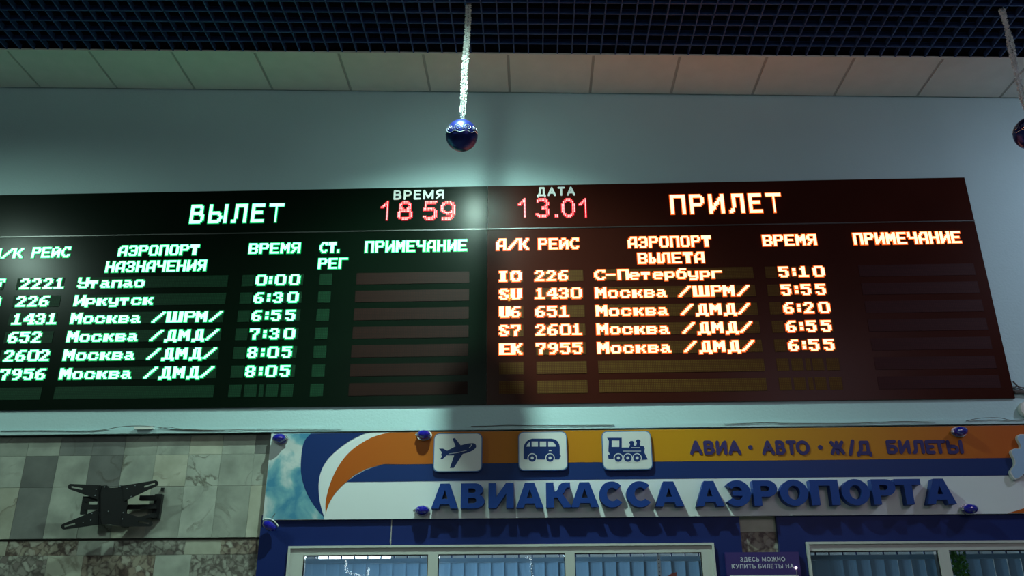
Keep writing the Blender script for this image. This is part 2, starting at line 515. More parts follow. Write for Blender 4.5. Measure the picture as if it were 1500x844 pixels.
# ------------------------------------------------------------------ marble cladding
def tile_run(x0, x1, pitch, off, z0, z1, y0, choose, row):
    k = math.floor((x0 - off) / pitch)
    x = off + k * pitch
    while x < x1:
        a, b = max(x, x0), min(x + pitch, x1)
        if b - a > .02:
            mb = MB(); j = random.uniform(0, .0025); g_ = .0008
            mb.box(a + g_, b - g_, y0 - j, WY + .045, z0 + g_, z1 - g_)
            build(mb, 'tile', choose(round((x - off) / pitch), row), low, origin=((a + b) / 2, WY + .045, (z0 + z1) / 2))
        x += pitch
MXR = -1.705
zr = [2.857, Z(100, 668, 5.625), Z(100, 714, 5.625), Z(100, 789.5, 5.625)]
PIT = 0.2175
OFF = X(275 / 3.6075, 610 + 400 / 3.6075, 5.625)
DARK = {(-1, 1), (-1, 2), (1, 0), (2, 0), (1, 1), (2, 1), (0, 0)}
def pick(k, row):
    if (k, row) in {(-1, 1), (-1, 2)} or (k, row) in {(0, 0), (1, 0), (1, 1), (6, 0)}:
        return M['marble_dark']
    if k < -1: return M['marble'] if (k + row) % 3 else M['marble_cream']
    return M['marble_cream'] if (k * 7 + row * 3) % 4 == 0 else M['marble']
for row in range(3):
    tile_run(-4.4, MXR, PIT, OFF, zr[row + 1], zr[row], 5.622, pick, row)
def pick2(k, row):
    return [M['breccia'], M['breccia'], M['marble_cream'], M['breccia_fine'], M['breccia_fine'], M['marble']][(k * 5 + row * 2) % 6]
zl = [zr[3] - .012, Z(100, 814, 5.63), 1.92, 1.72, 1.45, 1.2, .9, .6, .3, .0]
for row in range(len(zl) - 1):
    tile_run(-4.4, MXR, .23, OFF + .05 * (row % 2), zl[row + 1], zl[row], 5.634, pick2, row)
# the strip of wall left open between the two blue frames
gx0, gx1 = X(1078, 760, 5.64), X(1145, 760, 5.64)
zg = Z(1110, 780, 5.64)
tile_run(gx0, gx1, .5, gx0, zg, 2.33, 5.63, lambda k, r: M['marble_cream'], 0)
tile_run(gx0, gx1, .5, gx0, 1.6, zg, 5.632, lambda k, r: M['breccia'], 0)

# ------------------------------------------------------------------ blue cladding round the ticket windows
PY = 5.595
px0 = X(382, 768, PY)
clad = empty('trim_2', (0, PY, 0), 'blue cladding panels round the ticket windows', kind='structure')
seam = X(573, 775, PY)
gxa, gxb = X(1083, 762, PY), X(1137, 762, PY)
PT = 2.33
def panel(x0, x1, z0, z1):
    mb = MB(); mb.box(x0 + .0008, x1 - .0008, PY, WY + .045, z0, z1)
    build(mb, 'panel', M['blue_panel'], clad)
panel(px0, WIN1[0] - .002, 0, WTOP + .0)
panel(px0, seam, WTOP, PT)
panel(seam + .003, gxa, WTOP, PT)
panel(WIN1[1] + .002, gxa, 0, WTOP)
panel(gxb, WIN2[0] - .002, 0, WTOP)
panel(gxb, 4.4, WTOP, PT)
mb = MB(); mb.box(seam - .001, seam + .004, PY - .0015, PY + .003, WTOP, PT)
mb.tube([(seam + .001, PY - .004, 2.175), (seam, PY - .006, 2.165), (seam + .002, PY - .004, 2.15)], .005, 6)
build(mb, 'seam_filler', M['cable_pale'], clad)

# ------------------------------------------------------------------ ticket windows
def window(n, x0, x1, panes, label):
    w = empty('window_%d' % n, ((x0 + x1) / 2, PY, WBOT), label, kind='structure')
    z1 = WTOP
    gt = Z(700, 812, 5.60)
    mb = MB()
    c = .014
    mb.box(x0, x1, 5.572, 5.66, z1 - c, z1); mb.box(x0, x0 + c, 5.572, 5.66, WBOT, z1 - c)
    mb.box(x1 - c, x1, 5.572, 5.66, WBOT, z1 - c); mb.box(x0, x1, 5.54, 5.66, WBOT - .03, WBOT)
    build(mb, 'casing', M['frame'], w)
    mb = MB()
    mb.box(x0 + c, x1 - c, 5.584, 5.65, gt, z1 - c)
    mb.box(x0 + c, x1 - c, 5.584, 5.65, WBOT, WBOT + .06)
    edges = [x0 + c] + [e for p in panes for e in p] + [x1 - c]
    for i in range(0, len(edges), 2):
        mb.box(edges[i], edges[i + 1], 5.584, 5.65, WBOT + .06, gt)
    build(mb, 'frame', M['frame'], w)
    for a, b in panes:
        mb = MB(); q = .006
        mb.box(a, b, 5.592, 5.60, gt - q, gt); mb.box(a, a + q, 5.592, 5.60, WBOT + .06, gt - q)
        mb.box(b - q, b, 5.592, 5.60, WBOT + .06, gt - q); mb.box(a, b, 5.592, 5.60, WBOT + .06, WBOT + .06 + q)
        g_ = build(mb, 'gasket', M['gasket'], w)
        mb = MB(); mb.box(a + q, b - q, 5.600, 5.604, WBOT + .06 + q, gt - q)
        build(mb, 'pane', M['glass'], w)
    return w
def xp(a, b, y=825):
    return (X(a, y, 5.59), X(b, y, 5.59))
window(1, WIN1[0], WIN1[1], [xp(444, 627), xp(641.5, 828), xp(842, 1028.5)], 'pale framed ticket window of three panes under the blue lettered sign')
xa = X(1392.5, 825, 5.59)
window(2, WIN2[0], WIN2[1], [(WIN2[0] + .016, X(1376.5, 825, 5.59)), (xa, xa + .9)], 'pale framed ticket window right of the bare marble strip')

# office behind the windows
mb = MB()
mb.box(-2.2, 4.4, 9.0, 9.1, 0, 2.9); mb.box(-2.3, -2.2, 5.85, 9.1, 0, 2.9); mb.box(4.4, 4.5, 5.85, 9.1, 0, 2.9)
mb.box(-2.3, 4.5, 5.85, 9.1, 2.8, 2.9)
tag(build(mb, 'wall_office', M['room']), 'pale back wall of the ticket office seen above the blinds', kind='structure')
mb = MB(); mb.box(-2.3, 4.5, 5.85, 9.1, -.1, 0)
tag(build(mb, 'floor_office', M['floor']), kind='structure')

def blind(x0, x1, label):
    zt = Z(700, 817.5, 5.70)
    b = empty('vertical_blind', ((x0 + x1) / 2, 5.70, zt), label, 'blind')
    mb = MB(); mb.box(x0, x1, 5.685, 5.715, zt - .028, zt)
    build(mb, 'headrail', M['blind'], b)
    n = max(1, round((x1 - x0) / .0835)); p = (x1 - x0) / n
    first = None
    for k in range(n):
        cx_ = x0 + (k + .5) * p
        if first is None:
            mb = MB()
            for i in range(4):
                a, c_ = -.047 + .0235 * i, -.0235 + .0235 * i
                f0, f1 = .007 * (1 - (a / .047) ** 2), .007 * (1 - (c_ / .047) ** 2)
                mb.add([(a, -f0, 0), (c_, -f1, 0), (c_, -f1, -1.0), (a, -f0, -1.0), (a, -f0 + .0008, 0), (c_, -f1 + .0008, 0), (c_, -f1 + .0008, -1.0), (a, -f0 + .0008, -1.0)],
                       [(0, 3, 2, 1), (4, 5, 6, 7)])
            me = bpy.data.meshes.new('blind_slat'); me.from_pydata(mb.v, [], mb.f)
            first = link('slat', me, M['blind'], b)
            o = first
        else:
            o = first.copy(); COL.objects.link(o); o.parent = b
        o.location = (cx_ - b.location.x, 0, -.03)
        o.rotation_euler = (0, 0, math.radians(random.uniform(9, 17)))
        mb = MB(); mb.box(-.004, .004, -.004, .004, 0, .02)
        if k == 0:
            me2 = bpy.data.meshes.new('hook'); me2.from_pydata(mb.v, [], mb.f)
            h0 = link('hook', me2, M['slat_blue'], b); h = h0
        else:
            h = h0.copy(); COL.objects.link(h); h.parent = b
        h.location = (cx_ - p / 2 - b.location.x + .004, 0, 0)
    return b
blind(-1.50, -.66, 'blue vertical blind behind the left pane of the three-pane ticket window')
blind(-.63, .22, 'blue vertical blind behind the middle pane of the three-pane ticket window')
blind(.24, 1.10, 'blue vertical blind behind the right pane, beside the white perforated strip')
blind(1.66, 3.6, 'blue vertical blind behind the ticket window right of the bare marble strip')

# office lamp: luminous ceiling strip seen over the left blind
lx = X(520, 814.5, 6.6)
zlamp = Z(520, 814.5, 6.6)
of = empty('strip_lamp', (lx, 6.6, zlamp), 'bright white strip lamp showing above the left blind in the ticket office', 'lamp')
mb = MB(); mb.box(lx - .27, lx + .27, 6.55, 6.65, zlamp + .014, zlamp + .03)
build(mb, 'housing', M['shade_white'], of)
mb = MB()
for k in range(4):
    a = lx - .262 + .131 * k
    mb.box(a + .003, a + .128, 6.56, 6.64, zlamp - .022, zlamp + .014)
build(mb, 'diffuser', M['tube_lit'], of)
mb = MB()
for s_ in (-.2, .2):
    mb.tube([(lx + s_, 6.6, zlamp + .03), (lx + s_, 6.6, 2.8)], .003, 6)
build(mb, 'hanger', M['chrome'], of)
light('office_light', 'AREA', (-.6, 7.2, 2.6), (-.3, 5.7, 1.7), (0.8, 0.93, 1.0), 420, size=1.6)
light('office_light_dim', 'AREA', (2.6, 7.6, 2.6), (2.4, 5.7, 1.7), (0.7, 0.85, 1.0), 34, size=1.2)

# ------------------------------------------------------------------ lamp matrix lettering
G = {
 '0': '7C C6 C6 C6 C6 C6 7C', '1': '30 70 30 30 30 30 FC', '2': '78 CC 0C 18 30 60 FC', '3': '78 CC 0C 38 0C CC 78',
 '4': '1C 3C 6C CC FE 0C 1E', '5': 'FC C0 F8 0C 0C CC 78', '6': '3C 60 C0 F8 CC CC 78', '7': 'FC CC 0C 18 30 30 30',
 '8': '78 CC CC 78 CC CC 78', '9': '78 CC CC 7C 0C 18 70', 'I': 'F8 70 70 70 70 70 F8', 'O': '7C EE C6 C6 C6 EE 7C',
 'S': '78 CC E0 70 1C CC 78', 'U': 'EE EE EE EE EE EE 7C', 'E': 'FE E0 E0 FC E0 E0 FE', 'K': 'E6 EC F8 F0 F8 EC E6',
 'F': 'FE 62 68 78 68 60 F0', 'Z': 'FE C6 0C 18 30 66 FE', '-': '00 00 00 FC 00 00 00', '/': '03 06 0C 18 30 60 C0', ':': '00 C0 C0 00 C0 C0 00',
 '.': '00 00 00 00 00 C0 C0',
 'М': 'C6 EE FE FE D6 C6 C6', 'о': '00 00 7C C6 C6 C6 7C', 'с': '00 00 7C C6 C0 C6 7C', 'к': '00 00 E6 EC F8 EC E6',
 'в': '00 00 FC C6 FC C6 FC', 'а': '00 00 78 0C 7C CC 76', 'т': '00 00 FC FC 30 30 30', 'п': '00 00 FE C6 C6 C6 C6',
 'е': '00 00 7C C6 FE C0 7C', 'р': '00 00 FC C6 C6 FC C0 C0', 'б': '3E 60 FC C6 C6 C6 7C', 'у': '00 00 C6 C6 C6 7E 06 7C',
 'г': '00 00 FE C0 C0 C0 C0', 'С': '3E 66 C0 C0 C0 66 3C', 'П': 'FE C6 C6 C6 C6 C6 C6', 'У': 'C6 C6 C6 7E 06 C6 7C',
 'И': 'C6 C6 CE DE F6 E6 C6', 'Ш': 'DB DB DB DB DB DB FF', 'Д': '1E 36 36 36 36 36 FF C3', 'Р': 'FC C6 C6 FC C0 C0 C0',
 'А': '3E 66 C6 C6 FE C6 C6', 'К': 'C6 CC D8 F0 D8 CC C6', 'Е': 'FE C0 C0 FC C0 C0 FE', 'Й': '38 C6 CE DE F6 E6 C6',
 'Э': '7C C6 06 3E 06 C6 7C', 'О': '7C C6 C6 C6 C6 C6 7C', 'Т': 'FE FE 38 38 38 38 38', 'Н': 'C6 C6 C6 FE C6 C6 C6',
 'З': '7C C6 06 3C 06 C6 7C', 'Ч': 'C6 C6 C6 7E 06 06 06', 'Я': '7E C6 C6 7E 36 66 C6', 'В': 'FC C6 C6 FC C6 C6 FC',
 'Ы': 'C3 C3 C3 F3 DB DB F3', 'Л': '3E 66 66 66 66 66 C6', 'Г': 'FE C0 C0 C0 C0 C0 C0', 'т_': '',
}
BY = 5.586          # board face
LED_H = .007        # how far the lamps stand proud

def led(mb, name, mt, parent):
    """lit lamps: bright lenses in front, and a painted halo glowing round their feet"""
    n0 = len(mb.f)
    for q in getattr(mb, 'feet', []):
        x0, x1, z0, z1 = q
        mb.add([(x0, BY, z0), (x1, BY, z0), (x1, BY, z1), (x0, BY, z1), (x0, BY - .0032, z0), (x1, BY - .0032, z0), (x1, BY - .0032, z1), (x0, BY - .0032, z1)],
               [(4, 5, 6, 7), (0, 1, 5, 4), (1, 2, 6, 5), (2, 3, 7, 6), (3, 0, 4, 7)])
    o = build(mb, name, mt, parent, fix=False)
    o.data.materials.append(HALO[mt.name])
    o.data.polygons.foreach_set('material_index', [0] * n0 + [1] * (len(mb.f) - n0))
    return o

def runs(mb, bits, w, x, ztop, pw, ph, y1=BY, h=LED_H, fill=.9):
    """bits: list of ints (rows), w columns; neighbouring lamps of one row share a box"""
    for r_, b in enumerate(bits):
        c = 0
        while c < w:
            if b >> (w - 1 - c) & 1:
                d = c
                while d + 1 < w and b >> (w - 2 - d) & 1: d += 1
                x0, x1 = x + (c + .06) * pw, x + (d + .94) * pw
                z1_ = ztop - (r_ + .5 - fill / 2) * ph; z0_ = z1_ - ph * fill
                mb.add([(x0, y1, z0_), (x1, y1, z0_), (x1, y1, z1_), (x0, y1, z1_), (x0, y1 - h, z0_), (x1, y1 - h, z0_), (x1, y1 - h, z1_), (x0, y1 - h, z1_)],
                       [(4, 5, 6, 7), (0, 1, 5, 4), (1, 2, 6, 5), (2, 3, 7, 6), (3, 0, 4, 7)])
                if not hasattr(mb, 'feet'): mb.feet = []
                e = .0058 + .00002 * (len(mb.feet) % 7)
                mb.feet.append((x0 - e, x1 + e, z0_ - e, z1_ + e))
                c = d
            c += 1

def glyph(mb, ch, x, ztop, pw, ph):
    if ch == ' ': return
    runs(mb, [int(h, 16) for h in G[ch].split()], 8, x, ztop, pw, ph)

def word_px(parent, text, xl, xr, yt, yb, mt, pos=None, ncell=None):
    """text squeezed between two picture columns at its mid height"""
    ym = (yt + yb) / 2; xm = (xl + xr) / 2
    x0, x1 = X(xl, ym, BY - LED_H), X(xr, ym, BY - LED_H)
    zt, zb = Z(xm, yt, BY - LED_H), Z(xm, yb, BY - LED_H)
    n = len(text); cell = (x1 - x0) / (n - .125)
    for i, ch in enumerate(text):
        mb = MB(); glyph(mb, ch, x0 + i * cell, zt, cell / 8, (zt - zb) / 7)
        led(mb, 'led_character', mt, parent)

def word_w(parent, chars, mt, x0, zt, pw=.01115, ph=.01085):
    """chars: list of (char, offset in metres)"""
    for ch, dx in chars:
        mb = MB()
        wide = 1.27 if ch == 'Ш' else (.95 if ch == 'Д' else (.90 if ch.islower() else 1.0))
        glyph(mb, ch, x0 + dx, zt, pw * wide, ph)
        if mb.v: led(mb, 'led_character', mt, parent)

# stroke letters (unit height) for the smooth captions and the big lamp titles
def arc(cx, cy, rx, ry, a0, a1, n=10):
    return [(cx + rx * math.cos(math.radians(a0 + (a1 - a0) * i / n)), cy + ry * math.sin(math.radians(a0 + (a1 - a0) * i / n))) for i in range(n + 1)]
ST = {
 'А': (.74, [[(0, 0), (.37, 1), (.74, 0)], [(.14, .34), (.60, .34)]]),
 'Б': (.60, [[(.56, 1), (0, 1), (0, 0), (.33, 0)] + arc(.33, .28, .27, .28, -90, 90) + [(0, .56)]]),
 'В': (.60, [[(0, 0), (0, 1), (.30, 1)] + arc(.30, .77, .24, .23, 90, -90) + [(0, .54)], [(.30, .54)] + arc(.32, .27, .28, .27, 90, -90) + [(0, 0)]]),
 'Д': (.78, [[(0, -.18), (0, 0), (.78, 0), (.78, -.18)], [(.10, 0), (.22, .4), (.24, 1), (.66, 1), (.66, 0)]]),
 'Е': (.54, [[(.54, 0), (0, 0), (0, 1), (.54, 1)], [(0, .52), (.48, .52)]]),
 'Ж': (1.0, [[(.5, 0), (.5, 1)], [(.02, 1), (.30, .55), (0, 0)], [(.98, 1), (.70, .55), (1, 0)], [(.30, .52), (.70, .52)]]),
 'З': (.58, [arc(.28, .76, .26, .24, 150, -90, 12) + arc(.28, .26, .30, .26, 90, -155, 12)]),
 'И': (.66, [[(0, 1), (0, 0), (.66, 1), (.66, 0)]]),
 'К': (.64, [[(0, 0), (0, 1)], [(.60, 1), (.02, .50)], [(.16, .60), (.64, 0)]]),
 'Л': (.66, [[(0, 0), (.10, .04), (.17, .3), (.19, 1), (.66, 1), (.66, 0)]]),
 'М': (.80, [[(0, 0), (0, 1), (.40, .15), (.80, 1), (.80, 0)]]),
 'Н': (.64, [[(0, 0), (0, 1)], [(.64, 0), (.64, 1)], [(0, .52), (.64, .52)]]),
 'О': (.82, [arc(.41, .5, .41, .5, 0, 360, 24)]),
 'П': (.64, [[(0, 0), (0, 1), (.64, 1), (.64, 0)]]),
 'Р': (.60, [[(0, 0), (0, 1), (.32, 1)] + arc(.32, .72, .28, .28, 90, -90) + [(0, .44)]]),
 'С': (.72, [arc(.38, .5, .38, .5, 42, 318, 18)]),
 'Т': (.64, [[(0, 1), (.64, 1)], [(.32, 1), (.32, 0)]]),
 'У': (.66, [[(0, 1), (.35, .32)], [(.66, 1), (.30, .12), (.20, .0), (.06, .0)]]),
 'Ы': (.84, [[(0, 1), (0, 0), (.30, 0)] + arc(.30, .28, .26, .28, -90, 90) + [(0, .56)], [(.84, 0), (.84, 1)]]),
 'Ь': (.58, [[(0, 1), (0, 0), (.32, 0)] + arc(.32, .28, .26, .28, -90, 90) + [(0, .56)]]),
 'Я': (.62, [[(.62, 0), (.62, 1), (.30, 1)] + arc(.30, .73, .28, .27, 90, 270) + [(.62, .46)], [(.36, .46), (0, 0)]]),
 '/': (.36, [[(0, -.12), (.36, 1.12)]]),
 '1': (.40, [[(.02, .70), (.34, .98), (.34, 0)]]),
 '8': (.62, [arc(.31, .76, .26, .24, 0, 360, 16), arc(.31, .26, .31, .26, 0, 360, 16)]),
 '5': (.60, [[(.56, 1), (.08, 1), (.04, .54)] + arc(.29, .31, .31, .31, 120, -150, 14)]),
 '9': (.62, [arc(.31, .68, .31, .32, 0, 360, 18), [(.62, .68), (.60, .35), (.45, .03), (.10, .02)]]),
 '3': (.60, [arc(.29, .76, .27, .24, 150, -90, 12) + arc(.29, .26, .31, .26, 90, -155, 12)]),
 '0': (.62, [arc(.31, .5, .31, .5, 0, 360, 20)]),
}
def seg_dist(p, a, b):
    ax, ay = a; bx, by = b; px, py = p
    dx, dy = bx - ax, by - ay; q = dx * dx + dy * dy
    t = 0 if q == 0 else max(0, min(1, ((px - ax) * dx + (py - ay) * dy) / q))
    return math.hypot(px - ax - t * dx, py - ay - t * dy)

def matrix_letter(mb, ch, x0, x1, zb, zt, rows, half, dots=False, cols=None):
    """letter laid on a lamp grid: a lamp is lit where a stroke runs over it"""
    w, st = ST[ch]
    p = (zt - zb) / rows
    nc = cols or max(2, round((x1 - x0) / p)); pw = (x1 - x0) / nc
    bits = []
    inset = half * .9
    for r_ in range(rows):
        b = 0
        for c in range(nc):
            u = (c + .5) / nc * (x1 - x0); v = (rows - r_ - .5) / rows * (zt - zb)
            lit = False
            for s_ in st:
                q = [(inset + a[0] / w * (x1 - x0 - 2 * inset), inset + a[1] * (zt - zb - 2 * inset)) for a in s_]
                for i in range(len(q) - 1):
                    if seg_dist((u, v), q[i], q[i + 1]) < half: lit = True; break
                if lit: break
            if lit and dots:
                xa_ = x0 + c * pw + pw * .16; za = zt - r_ * p - p * .16
                runs(mb, [1], 1, xa_, za, pw * .68, p * .68, fill=1)
            b = b * 2 + lit
        bits.append(b)
    if not dots:
        runs(mb, bits, nc, x0, zt, pw, p)

def ribbon(mb, pts, hw, y0, y1):
    for i in range(len(pts) - 1):
        a, b = Vector(pts[i]), Vector(pts[i + 1])
        d = (b - a)
        if d.length < 1e-6: continue
        d.normalize(); n = Vector((-d.y, d.x)) * hw
        y0 -= .00004
        mb.prism([a + n, b + n, b - n, a - n], y0, y1)
    for p in pts:
        y0 -= .00002
        mb.prism([(p[0] + hw * math.cos(k * math.pi / 4 + .39), p[1] + hw * math.sin(k * math.pi / 4 + .39)) for k in range(8)], y0 , y1)

def stroke_letter(mb, ch, x0, x1, zb, zt, hw, y0, y1):
    w, st = ST[ch]
    for k_, s_ in enumerate(st):
        y0 -= .0012 * min(k_, 1)
        ribbon(mb, [(x0 + hw + a[0] / w * (x1 - x0 - 2 * hw), zb + hw + a[1] * (zt - zb - 2 * hw)) for a in s_], hw, y0, y1)

def stroke_word(parent, text, xl, xr, yt, yb, Yf, depth, hw, mt, name, gap=.22, single=True):
    xm, ym = (xl + xr) / 2, (yt + yb) / 2
    x0, x1 = X(xl, ym, Yf), X(xr, ym, Yf); zt, zb = Z(xm, yt, Yf), Z(xm, yb, Yf)
    tot = sum(.45 if c == ' ' else ST[c][0] + gap for c in text) - gap
    k = (x1 - x0) / tot; x = x0; out = []
    mb = MB()
    for c in text:
        if c == ' ':
            x += .45 * k; continue
        w = ST[c][0] * k
        if not single: mb = MB()
        stroke_letter(mb, c, x - hw * .3, x + w + hw * .3, zb, zt, hw, Yf, Yf + depth)
        if not single: out.append(build(mb, name, mt, parent))
        x += w + gap * k
    if single: out.append(build(mb, name, mt, parent))
    return out

# ------------------------------------------------------------------ flight boards
SEAM = -0.322
BT, BB = 4.675, 3.033
def cabinet(x0, x1, label, group, face):
    b = empty('flight_board', ((x0 + x1) / 2, WY, BB), label, 'display board', group)
    mb = MB(); mb.box(x0 + .0012, x1 - .0012, BY, WY, BB, BT)
    build(mb, 'cabinet', face, b)
    zd = Z(700, 336, BY)
    mb = MB(); mb.box(x0 + .0012, x1 - .0012, BY - .004, BY, zd - .004, zd + .004)
    build(mb, 'divider_rail', M['rail'], b)
    return b
dep = cabinet(-4.35, SEAM, 'long black board of green departure lines with red clock, left of the seam', 'flight boards', M['board_green'])
arr = cabinet(SEAM, 3.141, 'black board of orange arrival lines with red date, right of the seam', 'flight boards', M['board_red'])

# rows: height of each line (tops), shared by both boards
rt = [Z(740, y, BY) for y in (397.7, 423.7, 449.7, 476.2, 503.7)]
step = (rt[0] - rt[4]) / 4
ROW = [rt[0] - step * k for k in range(7)]
PHL = .0113
HR = PHL * 7
PW = .01135

def dim(parent, mt, x0, x1, k, name='lamp_matrix'):
    mb = MB(); mb.box(x0, x1, BY - .0025, BY, ROW[k] - HR - .004, ROW[k] + .003)
    return build(mb, name, mt, parent)

# right board modules
rc0, rc1 = X(731, 540, BY), X(767.5, 540, BY)
rn0, rn1 = X(786, 540, BY), X(859.5, 540, BY)
ra0, ra1 = X(876.5, 540, BY), X(1119.5, 537, BY)
rtm = [(X(a, 537, BY), X(b, 537, BY)) for a, b in ((1138, 1155.6), (1160, 1176.6), (1181, 1188), (1190.6, 1207), (1211.6, 1230))]
rp0, rp1 = X(1287, 566, BY), X(1466, 566, BY)
for k in range(7):
    dim(arr, M['dim_olive'], rc0, rc1, k); dim(arr, M['dim_olive'], rn0, rn1, k); dim(arr, M['dim_olive'], ra0, ra1, k)
    for a, b in rtm: dim(arr, M['dim_olive'], a, b, k)
    dim(arr, M['dim_red'], rp0, rp1, k)
# left board modules
lp0, lp1 = X(511, 571, BY), X(686, 500, BY)
ls0, ls1 = X(454.5, 572, BY), X(473.5, 572, BY)
lt0 = X(335, 574, BY)
la0, la1 = X(80, 575, BY), X(313, 573, BY)
ln0, ln1 = la0 - .43, la0 - .09
for k in range(7):
    dim(dep, M['dim_brown'], lp0, lp1, k); dim(dep, M['dim_green'], ls0, ls1, k)
    for d in (0, .105, .251, .353): dim(dep, M['dim_green'], lt0 + d, lt0 + d + .083, k)
    dim(dep, M['dim_green'], lt0 + .205, lt0 + .235, k)
    dim(dep, M['dim_green'], la0, la1, k); dim(dep, M['dim_green'], ln0, ln1, k)
    dim(dep, M['dim_green'], ln0 - .26, ln0 - .09, k)

# headings
for t_, a, b, c, d in (('А/К', 727, 774.5, 349.6, 366), ('РЕЙС', 788.4, 848, 349, 365), ('АЭРОПОРТ', 919.6, 1041.5, 346, 362),
                       ('ВЫЛЕТА', 934, 1031.8, 369.6, 385.5), ('ВРЕМЯ', 1117, 1196, 343.6, 359.4), ('ПРИМЕЧАНИЕ', 1250, 1407.6, 340, 357)):
    word_px(arr, t_, a, b, c, d, M['led_orange'])
for t_, a, b, c, d in (('А/К', -13, 33.5, 364, 378), ('РЕЙС', 46.9, 102.5, 362, 377), ('АЭРОПОРТ', 173.5, 291.5, 359, 374),
                       ('НАЗНАЧЕНИЯ', 155, 302, 381.7, 397.7), ('ВРЕМЯ', 364.5, 440, 356, 371), ('СТ.', 468.5, 505, 354.6, 370),
                       ('РЕГ', 466, 509, 378, 393.4), ('ПРИМЕЧАНИЕ', 534.7, 683.8, 352, 368.5)):
    word_px(dep, t_, a, b, c, d, M['led_green'])
# titles
def title(parent, text, xl, xr, yt, yb, mt):
    xm, ym = (xl + xr) / 2, (yt + yb) / 2
    Yf = BY - LED_H
    x0, x1, zt, zb = X(xl, ym, Yf), X(xr, ym, Yf), Z(xm, yt, Yf), Z(xm, yb, Yf)
    gap = .24
    tot = sum(ST[c][0] + .12 + gap for c in text) - gap
    k = (x1 - x0) / tot; x = x0; p = (zt - zb) / 13
    for c in text:
        mb = MB(); w = (ST[c][0] + .12) * k
        matrix_letter(mb, c, x, x + w, zb, zt, 13, p * .88)
        led(mb, 'led_character', mt, parent)
        x += w + gap * k
title(arr, 'ПРИЛЕТ', 982, 1145, 284, 312, M['led_orange'])
title(dep, 'ВЫЛЕТ', 279, 415, 299, 326, M['led_green'])
# clock and date
def clock(parent, items, yt, yb):
    Yf = BY - LED_H; ym = (yt + yb) / 2
    for ch, a, b in items:
        mb = MB()
        xm = (a + b) / 2; x0, x1 = X(a, ym, Yf), X(b, ym, Yf); zt, zb = Z(xm, yt, Yf), Z(xm, yb, Yf)
        p = (zt - zb) / 14
        if ch == '.':
            for i in range(2):
                for j in range(2): runs(mb, [1], 1, x0 + i * p, zb + p * (j + 1), p * .7, p * .7, fill=1)
        else:
            matrix_letter(mb, ch, x0, x1, zb, zt, 14, p * .86, dots=True)
        led(mb, 'led_digit', M['led_red'], parent)['kind'] = 'stuff'
clock(dep, [('1', 557.6, 570.5), ('8', 582.5, 604), ('5', 620, 640), ('9', 645.5, 666.5)], 294.5, 322)
clock(arr, [('1', 759, 772), ('3', 784.5, 804.5), ('.', 813, 817), ('0', 822.5, 842.5), ('1', 848, 861)], 290.3, 318.4)
stroke_word(dep, 'ВРЕМЯ', 577, 650, 278.2, 292.2, BY - .003, .003, .0074, M['caption'], 'caption_letter', single=False)
stroke_word(arr, 'ДАТА', 787, 842, 273.8, 287.0, BY - .003, .003, .0074, M['caption'], 'caption_letter', single=False)

# lines of flights, offsets measured from the first letter of each field
PXM = (X(1107, 508, BY) - X(871, 508, BY)) / 236
x_air_r = X(871.5, 430, BY - LED_H)
x_num_r = X(783.5, 430, BY - LED_H); x_car_r = X(731, 430, BY - LED_H); x_tim_r = X(1155.3, 508.5, BY - LED_H)
x_air_l = X(103.2, 467.5, BY - LED_H); x_num_l = X(17.5, 468.5, BY - LED_H) ; x_car_l = x_num_l - (x_num_r - x_car_r) - .022
x_tim_l = X(374.6, 410.5, BY - LED_H)
CELL = 18.25 * PXM
MOS = [(c, i * CELL + (.006 if i else 0)) for i, c in enumerate('Москва')]
DMD = MOS + [(c, o * PXM) for c, o in (('/', 126.5), ('Д', 149.2), ('М', 170), ('Д', 190.8), ('/', 211))]
SHRM = MOS + [(c, o * PXM) for c, o in (('/', 125.3), ('Ш', 147.3), ('Р', 174.5), ('М', 192.4), ('/', 213))]
def plain(t_, cell=CELL): return [(c, i * cell) for i, c in enumerate(t_)]
def tm(t_): return [(t_[0], 0), (':', 20.6 * PXM), (t_[2], 29.8 * PXM), (t_[3], 51.6 * PXM)]
C_N = 18.0 * PXM
C_P = 17.8 * PXM
for k, (c, n_, a, t_) in enumerate([('IO', '226', plain('С-Петербург', C_P), '5:10'), ('SU', '1430', SHRM, '5:55'), ('U6', '651', DMD, '6:20'), ('S7', '2601', DMD, '6:55'), ('EK', '7955', DMD, '6:55')]):
    o_ = M['led_orange']
    word_w(arr, plain(c, 17.3 * PXM), o_, x_car_r, ROW[k], PW, PHL)
    word_w(arr, plain(n_, C_N), o_, x_num_r, ROW[k], PW, PHL)
    word_w(arr, a, o_, x_air_r, ROW[k], PW, PHL)
    word_w(arr, tm(t_), o_, x_tim_r, ROW[k], PW, PHL)
for k, (c, n_, a, t_) in enumerate([(' F', '2221', plain('Утапао', C_P), '0:00'), (' O', '226', plain('Иркутск', C_P), '6:30'), ('', '1431', SHRM, '6:55'), ('', '652', DMD, '7:30'), ('', '2602', DMD, '8:05'), ('', '7956', DMD, '8:05')]):
    o_ = M['led_green']
    word_w(dep, plain(c, 17.3 * PXM), o_, x_car_l, ROW[k], PW, PHL)
    word_w(dep, plain(n_, C_N), o_, x_num_l, ROW[k], PW, PHL)
    word_w(dep, a, o_, x_air_l, ROW[k], PW, PHL)
    word_w(dep, tm(t_), o_, x_tim_l, ROW[k], PW, PHL)
# a few faulty lamps glow yellow between the letters of the second arrival line
mb = MB()
for i, j in ((0, 1), (0, 3), (0, 5), (0, 6), (0, 7), (1, 4), (1, 6)):
    runs(mb, [1], 1, x_car_r + 14.6 * PXM + i * .006, ROW[1] - j * PHL, .006, PHL * .6, fill=1)
led(mb, 'stuck_lamps', M['led_yellow'], arr)

